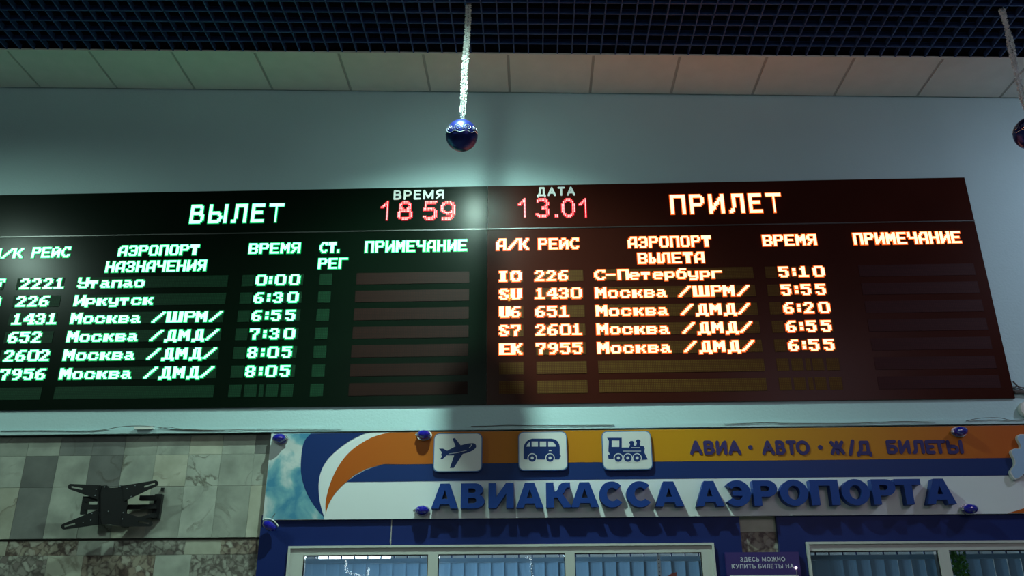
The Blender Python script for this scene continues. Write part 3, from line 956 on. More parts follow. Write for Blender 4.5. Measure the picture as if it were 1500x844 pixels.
# ------------------------------------------------------------------ ticket office sign
SY = 5.575
sign = empty('ticket_office_sign', (.9, WY, 2.296), 'wide white, blue and orange sign with raised blue letters above the ticket windows', 'sign')
sxl = X(391, 700, SY)
SB, STP = 2.297, 2.850
mb = MB(); mb.box(sxl, 4.1, SY, WY - .006, SB, STP)
build(mb, 'backboard', M['sign_white'], sign)
def P6(x, y): p = at(370 + x / 3.6075, 610 + y / 3.6075, SY); return (p.x, min(max(p.z, SB + .001), STP - .001))
def P7(x, y): p = at(740 + x / 3.6075, 610 + y / 3.6075, SY); return (p.x, p.z)
def P8(x, y): p = at(1100 + x / 3.6075, 610 + y / 3.6075, SY); return (p.x, p.z)
top = STP - .001
left_arc = [P6(*q) for q in ((300, 92), (278, 125), (262, 175), (255, 260), (262, 330), (280, 390), (305, 440), (340, 492), (378, 533))]
left_arc[0] = (left_arc[0][0] + .012, top)
# smooth it a little
def smooth(pts, n=4):
    out = []
    for i in range(len(pts) - 1):
        p0, p1, p2, p3 = pts[max(i - 1, 0)], pts[i], pts[i + 1], pts[min(i + 2, len(pts) - 1)]
        for k in range(n):
            t = k / n
            out.append(tuple(.5 * ((2 * p1[j]) + (-p0[j] + p2[j]) * t + (2 * p0[j] - 5 * p1[j] + 4 * p2[j] - p3[j]) * t * t + (-p0[j] + 3 * p1[j] - 3 * p2[j] + p3[j]) * t ** 3) for j in (0, 1)))
    out.append(pts[-1])
    return out
la = smooth(left_arc)
flat([[(sxl + .002, SB + .002), (sxl + .002, top)] + la + [(la[-1][0], SB + .002)]], SY - .0010, .001, 'sky_print', M['sky_print'], sign)
right_arc = smooth([P6(*q) for q in ((378, 533), (362, 480), (351, 420), (350, 350), (363, 290), (395, 230), (450, 175), (520, 125), (600, 88), (620, 80))])
right_arc[-1] = (right_arc[-1][0], top)
flat([la + right_arc[1:]], SY - .0020, .001, 'blue_crescent', M['print_blue'], sign)
BYB = Z(900, 677, SY)       # lower edge of the orange band
BLB = Z(900, 702.5, SY)     # lower edge of the blue band
up = smooth([P6(*q) for q in ((725, 78), (640, 108), (560, 152), (500, 202), (455, 262), (420, 330), (397, 400), (386, 460), (387, 512))])
up[0] = (up[0][0], top)
dn = smooth([P6(*q) for q in ((387, 512), (405, 460), (440, 402), (490, 352), (540, 310), (600, 278))]) + [(P6(690, 262)[0], BYB + .002), (P6(800, 262)[0], BYB)]
flat([up + dn[1:] + [(4.09, BYB), (4.09, top)]], SY - .0022, .0012, 'orange_band', M['band'], sign)
bl0 = P6(495, 352)
flat([[(bl0[0], BLB), P6(540, 315), P6(600, 283), (P6(690, 262)[0], BYB + .001), (P6(800, 262)[0], BYB - .0002), (4.09, BYB - .0002), (4.09, BLB)]], SY - .0012, .001, 'blue_band', M['print_blue'], sign)
flat([[(X(1476, 752, SY), SB + .001), (X(1500, 748, SY), SB + .03), (4.09, SB + .12), (4.09, SB + .001)]], SY - .0012, .001, 'orange_corner', M['band'], sign)

# the big raised letters (unit height outlines)
def rev(c): return list(reversed(c))
BIG = {
 'А': (1.06, [[(0, 0), (.345, 1), (.715, 1), (1.06, 0), (.765, 0), (.715, .17), (.345, .17), (.295, 0)], [(.415, .385), (.645, .385), (.53, .74)]]),
 'В': (.92, [[(0, 0), (0, 1), (.52, 1)] + arc(.54, .745, .32, .255, 90, -55, 10) + arc(.54, .285, .38, .285, 62, -90, 12), [(.29, .62)] + [(.29, .79), (.46, .79)] + arc(.47, .705, .10, .085, 90, -90, 8), [(.29, .20), (.29, .42), (.46, .42)] + arc(.48, .31, .12, .11, 90, -90, 8)]),
 'И': (.96, [[(0, 0), (0, 1), (.285, 1), (.285, .42), (.665, 1), (.96, 1), (.96, 0), (.675, 0), (.675, .58), (.295, 0)]]),
 'К': (.97, [[(0, 0), (0, 1), (.29, 1), (.29, .62), (.36, .63), (.43, .70), (.50, .88), (.60, .97), (.74, 1.0), (.92, 1), (.92, .80), (.80, .79), (.75, .74), (.69, .60), (.62, .54), (.98, 0), (.65, 0), (.42, .40), (.29, .40), (.29, 0)]]),
 'С': (1.0, [arc(.50, .5, .50, .52, 42, 322, 26) + rev(arc(.52, .5, .22, .27, 40, 318, 18))]),
 'Э': (1.0, [arc(.50, .5, .50, .52, 140, -142, 26) + rev(arc(.48, .5, .22, .27, 142, 22, 10) + [(.34, .60), (.34, .41)] + arc(.48, .5, .22, .27, -24, -138, 10))]),
 'Р': (.90, [[(0, 0), (0, 1), (.54, 1)] + arc(.54, .675, .36, .325, 90, -90, 14) + [(.29, .35), (.29, 0)], [(.29, .57), (.29, .78), (.46, .78)] + arc(.49, .675, .12, .105, 90, -90, 8)]),
 'О': (1.06, [arc(.53, .5, .53, .52, 0, 360, 32)[:-1], arc(.53, .5, .235, .28, 0, 360, 24)[:-1]]),
 'П': (.98, [[(0, 0), (0, 1), (.98, 1), (.98, 0), (.69, 0), (.69, .77), (.29, .77), (.29, 0)]]),
 'Т': (.96, [[(.335, 0), (.335, .77), (0, .77), (0, 1), (.96, 1), (.96, .77), (.625, .77), (.625, 0)]]),
}
LF = SY - .062
lt = [('А', 632, 671), ('В', 675, 709.8), ('И', 715.5, 752.4), ('А', 756, 796), ('К', 800, 837.5), ('А', 836, 877), ('С', 878, 915), ('С', 918, 957), ('А', 959, 1001.5),
      ('А', 1019, 1060.5), ('Э', 1060.5, 1100.5), ('Р', 1104, 1139.5), ('О', 1143.5, 1184.5), ('П', 1188, 1229.7), ('О', 1234, 1274.8), ('Р', 1279, 1313.5), ('Т', 1313, 1351.3), ('А', 1357, 1399.5)]
ztop_l = Z(900, 706.0, LF); zbot_l = Z(900, 742.8, LF)
for ch, a, b in lt:
    x0, x1 = X(a, 725, LF), X(b, 725, LF); w, cs = BIG[ch]
    h = ztop_l - zbot_l
    flat([[(x0 + p[0] / w * (x1 - x0), zbot_l + p[1] * h) for p in c] for c in cs], LF, .062, 'letter', M['letter_blue'], sign)
# small raised letters of the orange band
def small(text, spans, yt, yb):
    Yf = SY - .007
    for ch, (a, b) in zip(text, spans):
        mb = MB(); ym = (yt + yb) / 2
        zt_, zb_ = Z((a + b) / 2, yt, Yf), Z((a + b) / 2, yb, Yf)
        stroke_letter(mb, ch, X(a, ym, Yf), X(b, ym, Yf), zb_, zt_, .0105, Yf, SY - .002)
        build(mb, 'small_letter', M['letter_navy'], sign)
s7 = lambda *q: [(740 + a / 3.6075, 740 + b / 3.6075) for a, b in q]
s8 = lambda *q: [(1100 + a / 3.6075, 1100 + b / 3.6075) for a, b in q]
small('АВИА', s7((975, 1042), (1049, 1106), (1114, 1172), (1178, 1246)), 645.2, 666.4)
small('АВТО', s8((57, 124), (130, 182), (186, 242), (238, 311)), 645.0, 666.4)
small('Ж/Д', s8((418, 494), (512, 552), (556, 636)), 645.5, 666.2)
small('БИЛЕТЫ', s8((717, 775), (782, 842), (850, 916), (924, 972), (962, 1034), (1036, 1120)), 644.4, 665.2)
for cx_, cy_ in ((740 + 1296 / 3.6075, 655.2), (1100 + 367 / 3.6075, 655.2), (1100 - 2, 655.2)):
    if cx_ == 1098: continue
    c = at(cx_, cy_, SY - .007); mb = MB()
    mb.prism([(c.x + .0145 * math.cos(k * math.pi / 8), c.z + .0145 * math.sin(k * math.pi / 8)) for k in range(16)], SY - .007, SY - .002)
    build(mb, 'dot', M['letter_navy'], sign)

# icon plates
def rrect(x0, x1, z0, z1, r):
    out = []
    for cx_, cz, a in ((x1 - r, z1 - r, 0), (x0 + r, z1 - r, 90), (x0 + r, z0 + r, 180), (x1 - r, z0 + r, 270)):
        out += arc(cx_, cz, r, r, a, a + 90, 5)
    return out
PLF = SY - .022
def plate(x0p, x1p, y0p, y1p, label):
    ym = (y0p + y1p) / 2; xm = (x0p + x1p) / 2
    x0, x1, z1, z0 = X(x0p, ym, PLF), X(x1p, ym, PLF), Z(xm, y0p, PLF), Z(xm, y1p, PLF)
    p = flat([rrect(x0, x1, z0, z1, .035)], PLF, .021, 'icon_plate', M['plate_edge'], sign)
    p['label'] = label
    e = .0055
    flat([rrect(x0 + e, x1 - e, z0 + e, z1 - e, .031)], PLF - .001, .001, 'plate_face', M['plate_white'], p)
    return p
def PP(z, bx, by, s):
    out = []
    for x, y in z:
        p = at(bx + x / s, by + y / s, PLF - .002); out.append((p.x, p.z))
    return out
pl = plate(635, 706.3, 634.6, 691.4, 'white plate with a blue aeroplane symbol')
plane = [(1243, 385), (1228, 350), (1190, 337), (1130, 340), (1060, 352), (980, 374), (880, 250), (840, 262), (893, 392), (820, 430), (755, 465), (740, 462), (682, 430), (612, 430), (660, 495), (648, 535), (665, 562), (630, 608), (668, 612), (742, 545), (868, 545), (795, 758), (862, 758), (1015, 520), (1100, 500), (1180, 465), (1235, 420)]
flat([PP(plane, 590, 620, 11.54), PP([(780, 522), (920, 505), (1080, 466), (1080, 458), (920, 494), (780, 514)], 590, 620, 11.54),
      PP([(1128, 424), (1165, 376), (1162, 350), (1152, 352), (1154, 374), (1118, 416)], 590, 620, 11.54)], PLF - .002, .001, 'aeroplane_symbol', M['print_blue'], pl)
pl = plate(759.2, 831, 632.4, 689.4, 'white plate with a blue bus symbol')
body = [(97, 222), (97, 165), (101, 150), (110, 135), (124, 124), (142, 118), (245, 118), (263, 122), (277, 132), (286, 148), (289, 165), (289, 203), (294, 205), (294, 215), (289, 217), (286, 228), (104, 228)]
def circ(cx_, cy_, r, n=20): return [(cx_ + r * math.cos(2 * math.pi * k / n), cy_ + r * math.sin(2 * math.pi * k / n)) for k in range(n)]
wins = [[(112, 160), (117, 146), (131, 134), (131, 160)], [(140, 133), (173, 133), (173, 160), (140, 160)], [(183, 133), (217, 133), (217, 160), (183, 160)], [(227, 133), (250, 134), (264, 146), (270, 160), (227, 160)], [(231, 178), (245, 178), (245, 184), (231, 184)]]
flat([PP(body, 740, 610, 3.6075)] + [PP(w_, 740, 610, 3.6075) for w_ in wins], PLF - .002, .001, 'bus_symbol', M['print_blue'], pl)
def wheels(cs, parent):
    for cx_, cy_ in cs:
        flat([PP(circ(cx_, cy_, 25), 740, 610, 3.6075)], PLF - .0026, .0006, 'wheel_gap', M['plate_white'], parent)
        flat([PP(circ(cx_, cy_, 20.5), 740, 610, 3.6075), PP(circ(cx_, cy_, 8), 740, 610, 3.6075)], PLF - .0032, .0006, 'wheel', M['print_blue'], parent)
wheels(((143, 220), (237, 220)), pl)
pl = plate(882.2, 955, 631.4, 688.6, 'white plate with a blue steam engine symbol')
eng = [(538, 113), (616, 113), (616, 165), (655, 165), (660, 150), (655, 138), (662, 130), (675, 130), (682, 138), (678, 150), (683, 155), (692, 155), (696, 140), (690, 130), (697, 122), (708, 122), (716, 130), (711, 142), (714, 155), (732, 158), (738, 170), (735, 190), (754, 228), (722, 230), (700, 225), (546, 225), (543, 205), (553, 200), (545, 185), (548, 130)]
flat([PP(eng, 740, 610, 3.6075), PP([(563, 127), (603, 127), (603, 162), (563, 162)], 740, 610, 3.6075), PP([(665, 167), (713, 167), (713, 163.5), (665, 163.5)], 740, 610, 3.6075),
      PP([(622, 182), (718, 182), (718, 186), (622, 186)], 740, 610, 3.6075)], PLF - .002, .001, 'engine_symbol', M['print_blue'], pl)
wheels(((598, 220), (648, 220), (697, 220)), pl)

# pale blue cut-out mounted on the right end of the sign
CF = SY - .03
cut = [(1443, 95), (1420, 95), (1409, 104), (1410, 122), (1425, 150), (1420, 170), (1393, 170), (1377, 180), (1376, 195), (1392, 228), (1393, 258), (1371, 288), (1374, 305), (1391, 330), (1403, 333), (1424, 322), (1455, 300), (1500, 310), (1530, 330), (1560, 300), (1540, 240), (1570, 190), (1540, 160), (1520, 110), (1480, 120)]
cpts = smooth([tuple(at(1100 + a / 3.6075, 610 + b / 3.6075, CF)[i] for i in (0, 2)) for a, b in cut + [cut[0]]], 3)[:-1]
co = empty('cutout_emblem', (cpts[0][0], SY, cpts[0][1]), 'pale blue wavy-edged cut-out mounted on the right end of the sign', 'emblem')
flat([cpts], CF, .027, 'edge', M['plate_white'], co)
ccx = sum(p[0] for p in cpts) / len(cpts); ccz = sum(p[1] for p in cpts) / len(cpts)
flat([[(ccx + (p[0] - ccx) * .93, ccz + (p[1] - ccz) * .95) for p in cpts]], CF - .001, .001, 'face', mat('pale_blue_print', (0.28, 0.42, 0.60), 0.4), co)

# blue glass ornaments round the sign
def ornament(px, py, tilt, label, Yw=SY, clip=-1, s=1.0):
    c = at(px, py, Yw - .03)
    o = empty('glass_ornament', (c.x, Yw, c.z), label, 'ornament', 'blue glass ornaments round the sign')
    me = bpy.data.meshes.new('glass_body'); bm = bmesh.new()
    bmesh.ops.create_uvsphere(bm, u_segments=14, v_segments=9, radius=1)
    for v in bm.verts: v.co = Vector((v.co.x * .044 * s, v.co.z * .036 * s, v.co.y * .030 * s))
    bmesh.ops.recalc_face_normals(bm, faces=bm.faces)
    bm.to_mesh(me); bm.free()
    b = link('glass_body', me, M['gem'], o, (0, -.038, 0)); b.rotation_euler = (0, tilt, 0)
    # pale collar behind the glass
    mb = MB()
    for k in range(24):
        a0, a1 = 2 * math.pi * k / 24, 2 * math.pi * (k + 1) / 24
        q = [(math.cos(a) * r_ * s, y_, math.sin(a) * r2 * s) for a in (a0, a1) for r_, r2, y_ in ((.050, .034, -.014), (.050, .034, -.003), (.020, .014, -.014))]
        mb.add(q, [(0, 1, 4, 3), (0, 3, 5, 2)])
    me = bpy.data.meshes.new('collar'); me.from_pydata(mb.v, [], mb.f)
    cobj = link('collar', me, M['chrome'], o); cobj.rotation_euler = (0, tilt, 0)
    mb = MB(); mb.tube([(clip * .040 * s, -.03, 0), (clip * .052 * s, -.03, 0), (clip * .058 * s, -.03, 0)], [.010 * s, .009 * s, .003], 8)
    me = bpy.data.meshes.new('cap'); me.from_pydata(mb.v, [], mb.f)
    k_ = link('cap', me, M['chrome'], o); k_.rotation_euler = (0, tilt, 0)
    return o
ornament(409.5, 642.5, 0, 'blue glass ornament on the sky print at the top left corner of the sign', clip=1)
ornament(621, 637, 0, 'blue glass ornament on the orange band beside the aeroplane plate', clip=-1)
ornament(618.5, 748, 0, 'blue glass ornament at the foot of the first big letter', clip=-1)
ornament(1406.5, 632, 0, 'blue glass ornament on the orange band above the end of the small lettering', clip=-1)
ornament(1421, 745.5, 0, 'blue glass ornament just past the last big letter', clip=-1)
# the tilted one with its white rim hangs at the corner of the blue cladding
c = at(396, 769, 5.54)
o = empty('glass_ornament', (c.x, 5.575, c.z), 'tilted blue glass ornament with white rim at the lower left corner of the sign', 'ornament', 'blue glass ornaments round the sign')
me = bpy.data.meshes.new('glass_body'); bm = bmesh.new(); bmesh.ops.create_uvsphere(bm, u_segments=14, v_segments=9, radius=1)
for v in bm.verts: v.co = Vector((v.co.x * .050, v.co.y * .034, v.co.z * .028))
bm.to_mesh(me); bm.free()
b = link('glass_body', me, M['gem'], o, (-.004, -.036, -.006)); b.rotation_euler = (0, math.radians(28), 0)
mb = MB(); mb.tube([(-.052 + .104 * k / 12, -.036 - .016 * math.cos((k / 6 - 1) * 1.4), .012 + .020 * math.cos((k / 6 - 1) * 1.45)) for k in range(13)], .0045, 6)
me = bpy.data.meshes.new('rim'); me.from_pydata(mb.v, [], mb.f)
rm = link('rim', me, M['plastic_white'], o, smooth=True); rm.rotation_euler = (0, math.radians(28), 0)
mb = MB(); mb.tube([(.004, -.04, .03), (.008, -.03, .05), (.014, -.004, .072)], .0018, 5)
me = bpy.data.meshes.new('wire'); me.from_pydata(mb.v, [], mb.f); link('wire', me, M['cable'], o)

# ------------------------------------------------------------------ ledge: cables and junction box
def cable(pts, r, mt, label, Yc=5.570):
    mb = MB(); q = [at(x, y, Yc) for x, y in pts]
    q2 = [Vector((a[0], Yc, a[1])) for a in smooth([(p.x, p.z) for p in q], 4)]
    mb.tube(q2, r * .65, 6)
    return tag(build(mb, 'cable', mt), label, 'cable', 'cables lying along the ledge')
cable([(0, 631.5), (60, 631), (120, 631.5), (150, 630), (175, 625.5), (200, 624), (225, 625), (250, 628.5), (290, 630.5), (330, 630)], .0035, M['cable'], 'dark cable arching over the white junction box on the ledge')
cable([(232, 628), (248, 626), (262, 628), (300, 630), (350, 629.5), (378, 628.3), (400, 628.6), (430, 629), (500, 628.5)], .0025, M['cable'], 'thin dark cable along the ledge right of the white junction box')
cable([(690, 624.8), (720, 624), (745, 623), (770, 623.4), (830, 623.4), (900, 623)], .0035, M['cable'], 'brownish cable on the ledge above the bus plate')
cable([(1060, 621.5), (1100, 620), (1130, 619.3), (1150, 620.2), (1240, 620.5), (1300, 618), (1330, 617.5), (1370, 618.5)], .003, M['cable'], 'dark cable on the ledge above the small lettering')
cable([(1415, 617), (1430, 613.5), (1448, 612), (1466, 612.4), (1480, 615.5), (1500, 615)], .0028, M['cable'], 'bowed dark cable at the right end of the ledge, upper of the pair', 5.568)
cable([(1418, 617.3), (1440, 615.5), (1458, 614.8), (1475, 616.2), (1500, 616)], .0024, M['cable_pale'], 'bowed pale cable at the right end of the ledge, lower of the pair', 5.570)
jx0, jx1 = X(198, 629, 5.57), X(223.5, 629, 5.57)
jb = empty('junction_box', ((jx0 + jx1) / 2, WY, LEDGE_T + .006), 'small white junction box on the ledge above the marble', 'junction box')
jz0, jz1 = LEDGE_T + .0065, Z(210, 625.5, 5.56)
mb = MB(); mb.box(jx0, jx1, 5.562, WY, jz0, jz1)
build(mb, 'box_body', M['plastic_white'], jb)
mb = MB(); mb.box(jx0 - .002, jx1 + .002, 5.556, 5.562, jz0 - .008, jz1 + .002)
build(mb, 'cover', M['plastic_white'], jb)
# cable bundle leaving the board at its lower right
mb = MB()
bp = empty('cable_bundle', at(1486, 570, 5.58), 'black cable bundle leaving the lower right corner of the arrivals board', 'cable')
for pts, r_ in (([(1484, 559), (1488, 563), (1492, 567), (1500, 569), (1512, 570)], .005), ([(1485, 568), (1490, 566), (1494, 568), (1500, 568)], .004),
                ([(1486, 575), (1492, 574), (1500, 575), (1512, 576)], .013), ([(1484, 567.5), (1490, 569), (1498, 571)], .004)):
    mb = MB(); mb.tube([at(x, y, 5.585) for x, y in pts], r_, 7)
    build(mb, 'strand', M['cable'], bp)
# pale round fitting at the right edge
c = at(1507, 599, 5.56)
mb = MB()
mb.tube([(c.x, 5.598, c.z), (c.x, 5.575, c.z), (c.x, 5.566, c.z), (c.x, 5.562, c.z)], [.052, .052, .047, .03], 28)
tag(build(mb, 'wall_fitting', M['plastic_white'], origin=(c.x, WY, c.z), smooth=False), 'round pale wall fitting beyond the right end of the arrivals board', 'fitting')

# ------------------------------------------------------------------ notice board
NY = 5.565
nb = empty('notice_board', at(1118, 844, PY), 'dark violet notice board with white lettering between the ticket windows', 'notice')
nx0, nx1, nzt = X(1063, 820, NY), X(1171, 820, NY), Z(1118, 809, NY)
mb = MB(); mb.box(nx0, nx1, NY, PY - .001, 1.5, nzt)
build(mb, 'panel', M['notice'], nb)
stroke_word(nb, 'ЗДЕСЬ МОЖНО', 1084.3, 1150, 816, 822.8, NY - .001, .001, .0022, M['notice_text'], 'printed_letter', gap=.24, single=False)
stroke_word(nb, 'КУПИТЬ БИЛЕТЫ НА', 1072, 1162.5, 826.3, 833.2, NY - .001, .001, .0022, M['notice_text'], 'printed_letter', gap=.24, single=False)
zp = Z(1118, 842.6, NY)
mb = MB(); mb.box(X(1069, 843, NY), X(1170, 843, NY), NY - .002, NY, 1.55, zp)
build(mb, 'white_sheet', M['plastic_white'], nb)
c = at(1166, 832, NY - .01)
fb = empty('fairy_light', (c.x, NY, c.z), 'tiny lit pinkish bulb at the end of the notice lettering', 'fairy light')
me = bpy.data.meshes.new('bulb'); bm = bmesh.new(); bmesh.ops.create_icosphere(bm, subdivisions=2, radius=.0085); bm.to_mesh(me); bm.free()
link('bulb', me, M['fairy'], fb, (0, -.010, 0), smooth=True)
mb = MB(); mb.tube([(0, -.003, -.004), (.002, -.006, -.03), (-.003, -.004, -.06)], .0016, 5)
me = bpy.data.meshes.new('lead_wire'); me.from_pydata(mb.v, [], mb.f); link('lead_wire', me, M['cable_pale'], fb)

# ------------------------------------------------------------------ empty screen bracket on the marble
BF = 5.50
def pb(x, y, Y=BF):
    p = at(80 + x / 8.824, 690 + y / 8.824, Y); return (p.x, p.z)
br0 = pb(760, 440, 5.61)
br = empty('screen_bracket', (br0[0], 5.62, br0[1]), 'empty black swivel screen bracket fixed to the grey marble', 'bracket')
def arm(tip, root_a, root_b, r=38, slot=(60, 190)):
    """tapered arm with a rounded tip and a long slot"""
    T = Vector(tip); A = Vector(root_a); Bq = Vector(root_b); mid = (A + Bq) / 2
    d = (mid - T).normalized(); n = Vector((-d.y, d.x))
    if (A - mid).dot(n) < 0: A, Bq = Bq, A
    a0 = math.degrees(math.atan2(n.y, n.x))
    out = [tuple(T + Vector((math.cos(math.radians(a0 + 180 * k / 8)), math.sin(math.radians(a0 + 180 * k / 8)))) * r) for k in range(9)]
    contour = [tuple(A)] + out + [tuple(Bq)]
    s0, s1 = T + d * 5, T + d * (slot[1] - 40); w = 11
    sl = [tuple(s0 + n * w), tuple(s1 + n * w), tuple(s1 - n * w), tuple(s0 - n * w)]
    flat([[pb(*p) for p in contour], [pb(*p) for p in sl]], BF, .006, 'arm', M['bracket'], br)
arm((210, 205), (600, 185), (560, 370))
arm((1300, 160), (880, 190), (900, 390))
arm((120, 720), (560, 500), (600, 690))
arm((1225, 680), (880, 530), (860, 720))
flat([[pb(*p) for p in ((545, 190), (670, 185), (700, 215), (810, 215), (840, 185), (930, 185), (930, 420), (900, 720), (700, 690), (560, 690))]], BF + .006, .01, 'face_plate', M['bracket'], br)
flat([[pb(*p) for p in ((560, 190), (570, 190), (570, 690), (560, 690))]], BF - .006, .006, 'plate_rib', M['bracket'], br)
mb = MB(); c = pb(880, 680); mb.tube([(c[0], BF + .012, c[1]), (c[0], BF + .06, c[1])], .022, 16)
c = pb(730, 440); mb.tube([(c[0], BF + .016, c[1]), (c[0], BF + .07, c[1])], .03, 16)
build(mb, 'swivel_hub', M['bracket'], br)
def bar(x0, y0, x1, y1, Y, d, name, mt='bracket'):
    a, b_ = pb(x0, y0, Y), pb(x1, y1, Y)
    mb = MB(); mb.box(a[0], b_[0], Y, Y + d, b_[1], a[1]); build(mb, name, M[mt], br)
bar(1295, 300, 1345, 620, 5.59, .03, 'wall_plate')
bar(1100, 318, 1300, 378, 5.555, .03, 'folding_arm')
bar(900, 435, 1300, 490, 5.56, .03, 'folding_arm')
flat([[pb(1020, 600, 5.56), pb(1140, 585, 5.56), pb(1290, 545, 5.56), pb(1300, 610, 5.56), pb(1240, 600, 5.56), pb(1020, 660, 5.56)]], 5.56, .03, 'folding_arm', M['bracket'], br)
bar(365, 330, 400, 560, 5.52, .02, 'side_rail')
bar(395, 330, 560, 395, 5.515, .01, 'side_link'); bar(395, 435, 560, 500, 5.515, .01, 'side_link')
for x_, y_ in ((540, 242), (648, 208), (848, 200), (938, 228), (525, 320), (992, 332), (485, 550), (697, 523), (888, 540), (877, 622), (370, 672), (470, 635), (1042, 190)):
    a = pb(x_, y_); mb = MB(); mb.tube([(a[0], BF + .001, a[1]), (a[0], BF - .003, a[1])], .0038, 8)
    build(mb, 'screw', M['chrome'], br)
a = at(238.7, 717, 5.618)
mb = MB(); mb.box(a.x - .009, a.x + .009, 5.606, 5.6225, a.z - .012, a.z + .010)
tag(build(mb, 'wall_plug', M['bracket'], origin=(a.x, 5.6225, a.z)), 'small black wall plug in the marble right of the bracket', 'wall plug')

# ------------------------------------------------------------------ hanging balls on tinsel
def czl(x): return Z0 + K * x
def ball(c, label, glabel, top, r=.1, n=4200):
    o = empty('hanging_ball', (c.x, c.y, c.z - r), label, 'ornament', 'blue balls hanging on tinsel')
    me = bpy.data.meshes.new('shell'); bm = bmesh.new(); bmesh.ops.create_uvsphere(bm, u_segments=48, v_segments=32, radius=r); bm.to_mesh(me); bm.free()
    link('shell', me, M['ball'], o, (0, 0, r), smooth=True)
    mb = MB()
    mb.tube([(0, 0, 2 * r - .004), (0, 0, 2 * r + .006), (0, 0, 2 * r + .012)], [.016, .015, .006], 12)
    me = bpy.data.meshes.new('cap'); me.from_pydata(mb.v, [], mb.f); link('cap', me, M['chrome'], o)
    # silver scrollwork band on the upper half
    mb = MB()
    for k in range(9):
        az = 2 * math.pi * (k + .5) / 9
        for turn, sgn in ((0, 1),):
            pts = []
            for i in range(22):
                t = i / 21; rad = .004 + .021 * t; w = t * 3.4 * math.pi
                da = rad * math.cos(w) / r; de = rad * math.sin(w) / r
                el = math.radians(20) + de
                pts.append((math.cos(el) * math.cos(az + da / math.cos(el)) * r * 1.004, math.cos(el) * math.sin(az + da / math.cos(el)) * r * 1.004, r + math.sin(el) * r * 1.004))
            mb.tube(pts, .0019, 5)
        for d_, e_ in ((.22, 26), (.30, 20), (.36, 14)):
            el = math.radians(e_); a_ = az + d_
            p = Vector((math.cos(el) * math.cos(a_), math.cos(el) * math.sin(a_), math.sin(el))) * r * 1.004
            mb.tube([(p.x * .99, p.y * .99, r + p.z * .99), (p.x * 1.01, p.y * 1.01, r + p.z * 1.01)], .0038, 6)
    pts = []
    for k in range(73):
        a_ = 2 * math.pi * k / 72; el = math.radians(4 + 3 * math.sin(a_ * 9))
        pts.append((math.cos(el) * math.cos(a_) * r * 1.003, math.cos(el) * math.sin(a_) * r * 1.003, r + math.sin(el) * r * 1.003))
    mb.tube(pts, .0019, 5, cap=False)
    me = bpy.data.meshes.new('silver_scrollwork'); me.from_pydata(mb.v, [], mb.f); sw = link('silver_scrollwork', me, M['chrome'], o)
    R3 = Matrix.Translation((0, 0, r)) @ Matrix.Rotation(math.radians(20), 4, 'X') @ Matrix.Translation((0, 0, -r))
    me.transform(R3)
    # tinsel: two strands of short foil needles round a cord
    a = Vector((c.x, c.y, c.z + r + .012)); b = Vector(top)
    g_ = empty('tinsel_garland', b, glabel, 'tinsel', 'tinsel garlands holding the balls')
    mb = MB(); mb2 = MB(); rnd = random.Random(int(abs(c.x) * 100))
    for sgn, r0 in ((-1, .0), (1, .0)):
        cord = []
        for i in range(50):
            t = i / 49; p = a.lerp(b, t)
            sway = sgn * (.004 + .006 * min(1, t * 6)) + .002 * math.sin(t * 11)
            if t < .02: sway = sgn * .002
            cord.append(p + Vector((sway, .006 * sgn * math.cos(t * 15), 0)))
        mb2.tube(cord, .0012, 5)
        for _ in range(n // 2):
            t = rnd.random(); i = min(48, int(t * 49)); p = cord[i].lerp(cord[i + 1], t * 49 - i)
            ln = rnd.uniform(.007, .015) * (.75 if t < .06 else 1)
            d = Vector((rnd.gauss(0, 1), rnd.gauss(0, 1), rnd.gauss(0, .55))).normalized()
            w = d.cross(Vector((rnd.gauss(0, 1), rnd.gauss(0, 1), rnd.gauss(0, 1)))).normalized() * rnd.uniform(.0012, .0024)
            q = p + d * ln
            mb.add([p - w, p + w, q + w, q - w], [(0, 1, 2, 3)])
    build(mb2, 'cord', M['tinsel'], g_)
    nd = build(mb, 'foil_needles', M['tinsel'], g_, fix=False)
    nd['kind'] = 'stuff'
    return o
B1 = at(676.3, 198.5, 4.6)
ball(B1, 'blue ball with silver scrollwork hanging in front of the seam of the boards', 'bright silver tinsel garland holding the ball before the board seam', (X(680.5, 0, 4.6) + .03, 4.6, czl(-.4) + .06))
B2 = at(1511, 195, 4.6)
t2 = at(1465, 0, 4.6); d2 = t2 - B2
ball(B2, 'blue ball cut off by the right edge, reflecting the orange board', 'dim grey tinsel garland slanting down at the right edge', B2 + d2 * ((czl(2.9) - B2.z) / d2.z) + Vector((0, 0, -.004)))

# ------------------------------------------------------------------ ceiling spotlight, just above the frame
sp = empty('ceiling_spotlight', (LAMP.x, LAMP.y, LAMP.z), 'small round ceiling spotlight above the hanging ball', 'lamp')
zc = czl(LAMP.x) - LAMP.z
mb = MB(); mb.tube([(0, 0, .035), (0, 0, .05), (0, 0, .09)], [.085, .06, .025], 20); mb.tube([(0, 0, .09), (0, 0, zc - .005)], .008, 8)
me = bpy.data.meshes.new('housing'); me.from_pydata(mb.v, [], mb.f); link('housing', me, M['shade_white'], sp)
me = bpy.data.meshes.new('bulb'); bm = bmesh.new(); bmesh.ops.create_uvsphere(bm, u_segments=16, v_segments=10, radius=.03); bm.to_mesh(me); bm.free()
bu = link('bulb', me, M['bulb'], sp, (0, 0, .085 - .03), smooth=True)

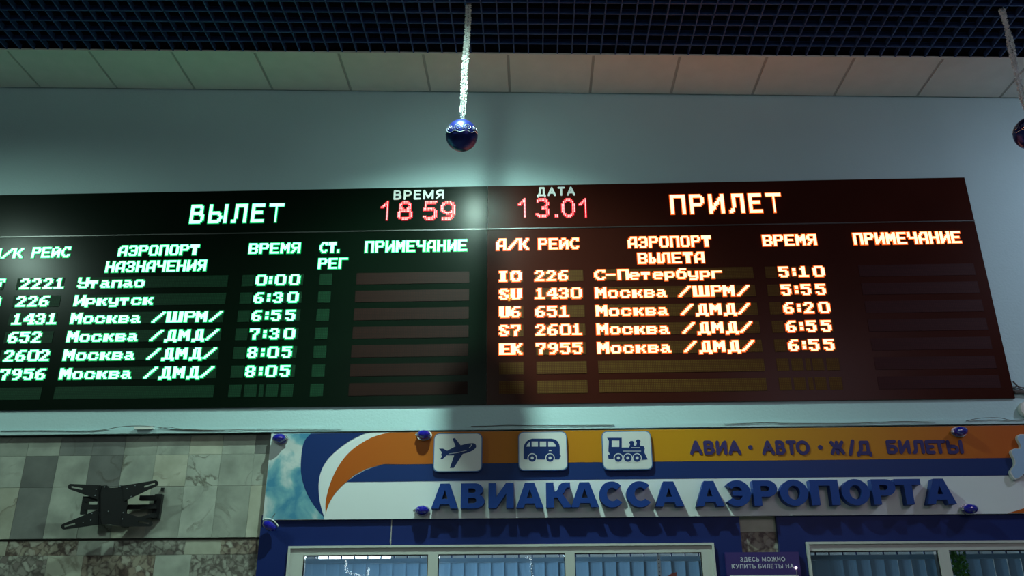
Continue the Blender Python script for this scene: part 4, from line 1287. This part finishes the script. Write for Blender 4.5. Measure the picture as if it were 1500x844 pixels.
# ------------------------------------------------------------------ things seen through the glass
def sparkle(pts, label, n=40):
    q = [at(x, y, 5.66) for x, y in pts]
    o = empty('glint_garland', q[0], label, 'garland', 'white garland and stand-in glint strings in the ticket windows')
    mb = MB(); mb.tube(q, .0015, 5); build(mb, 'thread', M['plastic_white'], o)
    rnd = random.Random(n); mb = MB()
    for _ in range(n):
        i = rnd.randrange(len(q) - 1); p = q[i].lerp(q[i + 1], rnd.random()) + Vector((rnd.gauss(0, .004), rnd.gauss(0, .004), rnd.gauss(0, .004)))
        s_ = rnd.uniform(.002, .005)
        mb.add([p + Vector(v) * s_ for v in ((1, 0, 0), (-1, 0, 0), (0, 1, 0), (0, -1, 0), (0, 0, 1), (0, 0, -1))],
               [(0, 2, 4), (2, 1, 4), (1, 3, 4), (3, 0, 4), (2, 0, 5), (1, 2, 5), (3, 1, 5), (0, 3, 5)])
    b = build(mb, 'beads', M['glint_beads'], o); b['kind'] = 'stuff'
M['glint_beads'] = mat('glint_white_beads', (0.9, 0.93, 0.95), 0.3, 0.2, emit=(0.85, 0.95, 1.0), es=1.1)  # made to glow in place of glints mirrored in the glass
M['tape'] = mat('white_tape', (0.8, 0.82, 0.85), 0.5)
sparkle([(506, 822), (508, 826), (506, 831), (508, 838), (520, 841), (530, 844), (545, 849)], 'white bead string in place of a reflection, bent across the left pane of the ticket window', 70)
sparkle([(539.5, 833), (539, 838), (538, 846), (537, 856)], 'short white bead string in place of a reflection in the left pane, right of the bent one', 40)
sparkle([(771, 817.5), (777, 817), (778, 824), (779, 829), (778, 836), (780, 848)], 'white bead garland with added glow hanging in the middle pane of the ticket window', 26)
def strip():
    x0, x1 = X(963, 830, 5.655), X(968, 830, 5.655); zt = Z(965, 812.5, 5.655)
    o = empty('perforated_strip', ((x0 + x1) / 2, 5.655, zt), 'white perforated strip hanging in the right pane of the ticket window', 'strip')
    mb = MB(); mb.box(x0, x1, 5.655, 5.657, zt - .4, zt); build(mb, 'tape', M['tape'], o)
    mb = MB()
    for k in range(16):
        z_ = zt - .03 - .024 * k; mb.box((x0 + x1) / 2 - .003, (x0 + x1) / 2 + .003, 5.6542, 5.655, z_ - .004, z_ + .004)
    build(mb, 'hole_marks', M['cable'], o)
strip()
c = [at(x, y, 5.65) for x, y in ((979, 843), (984, 840), (990, 838.5), (991.5, 838), (991, 852), (978, 852))]
o = empty('paper_figure', c[0], 'coral paper shape behind the right pane of the ticket window', 'paper shape')
flat([[(p.x, p.z) for p in c]], 5.65, .002, 'paper_sheet', M['coral'], o)

# leafy plant in the right ticket window
pc = at(1401, 860, 5.66)
pt_ = empty('climbing_plant', pc, 'green leafy plant against the left edge of the far right pane', 'plant')
rnd = random.Random(4)
x0, x1 = X(1393, 825, 5.655), X(1413, 825, 5.655)
mb = MB()
for k in range(3):
    xx = x0 + (x1 - x0) * (.25 + .25 * k)
    mb.tube([(xx + .006 * math.sin(i * 1.3 + k), 5.66, 1.6 + .5 * i / 9) for i in range(10)], .003, 5)
build(mb, 'stem', M['leaf'], pt_)
mb = MB()
for _ in range(650):
    p = Vector((rnd.uniform(x0, x1), rnd.uniform(5.628, 5.655), rnd.uniform(1.62, 2.085)))
    d = Vector((rnd.gauss(0, 1), rnd.gauss(0, .5), rnd.gauss(.2, .8))).normalized() * rnd.uniform(.018, .030)
    w = d.cross(Vector((rnd.gauss(0, 1), 1, rnd.gauss(0, 1)))).normalized() * .008
    mb.add([p, p + d * .5 + w, p + d, p + d * .5 - w], [(0, 1, 2, 3)])
lv = build(mb, 'leaves', M['leaf'], pt_, fix=False); lv['kind'] = 'stuff'
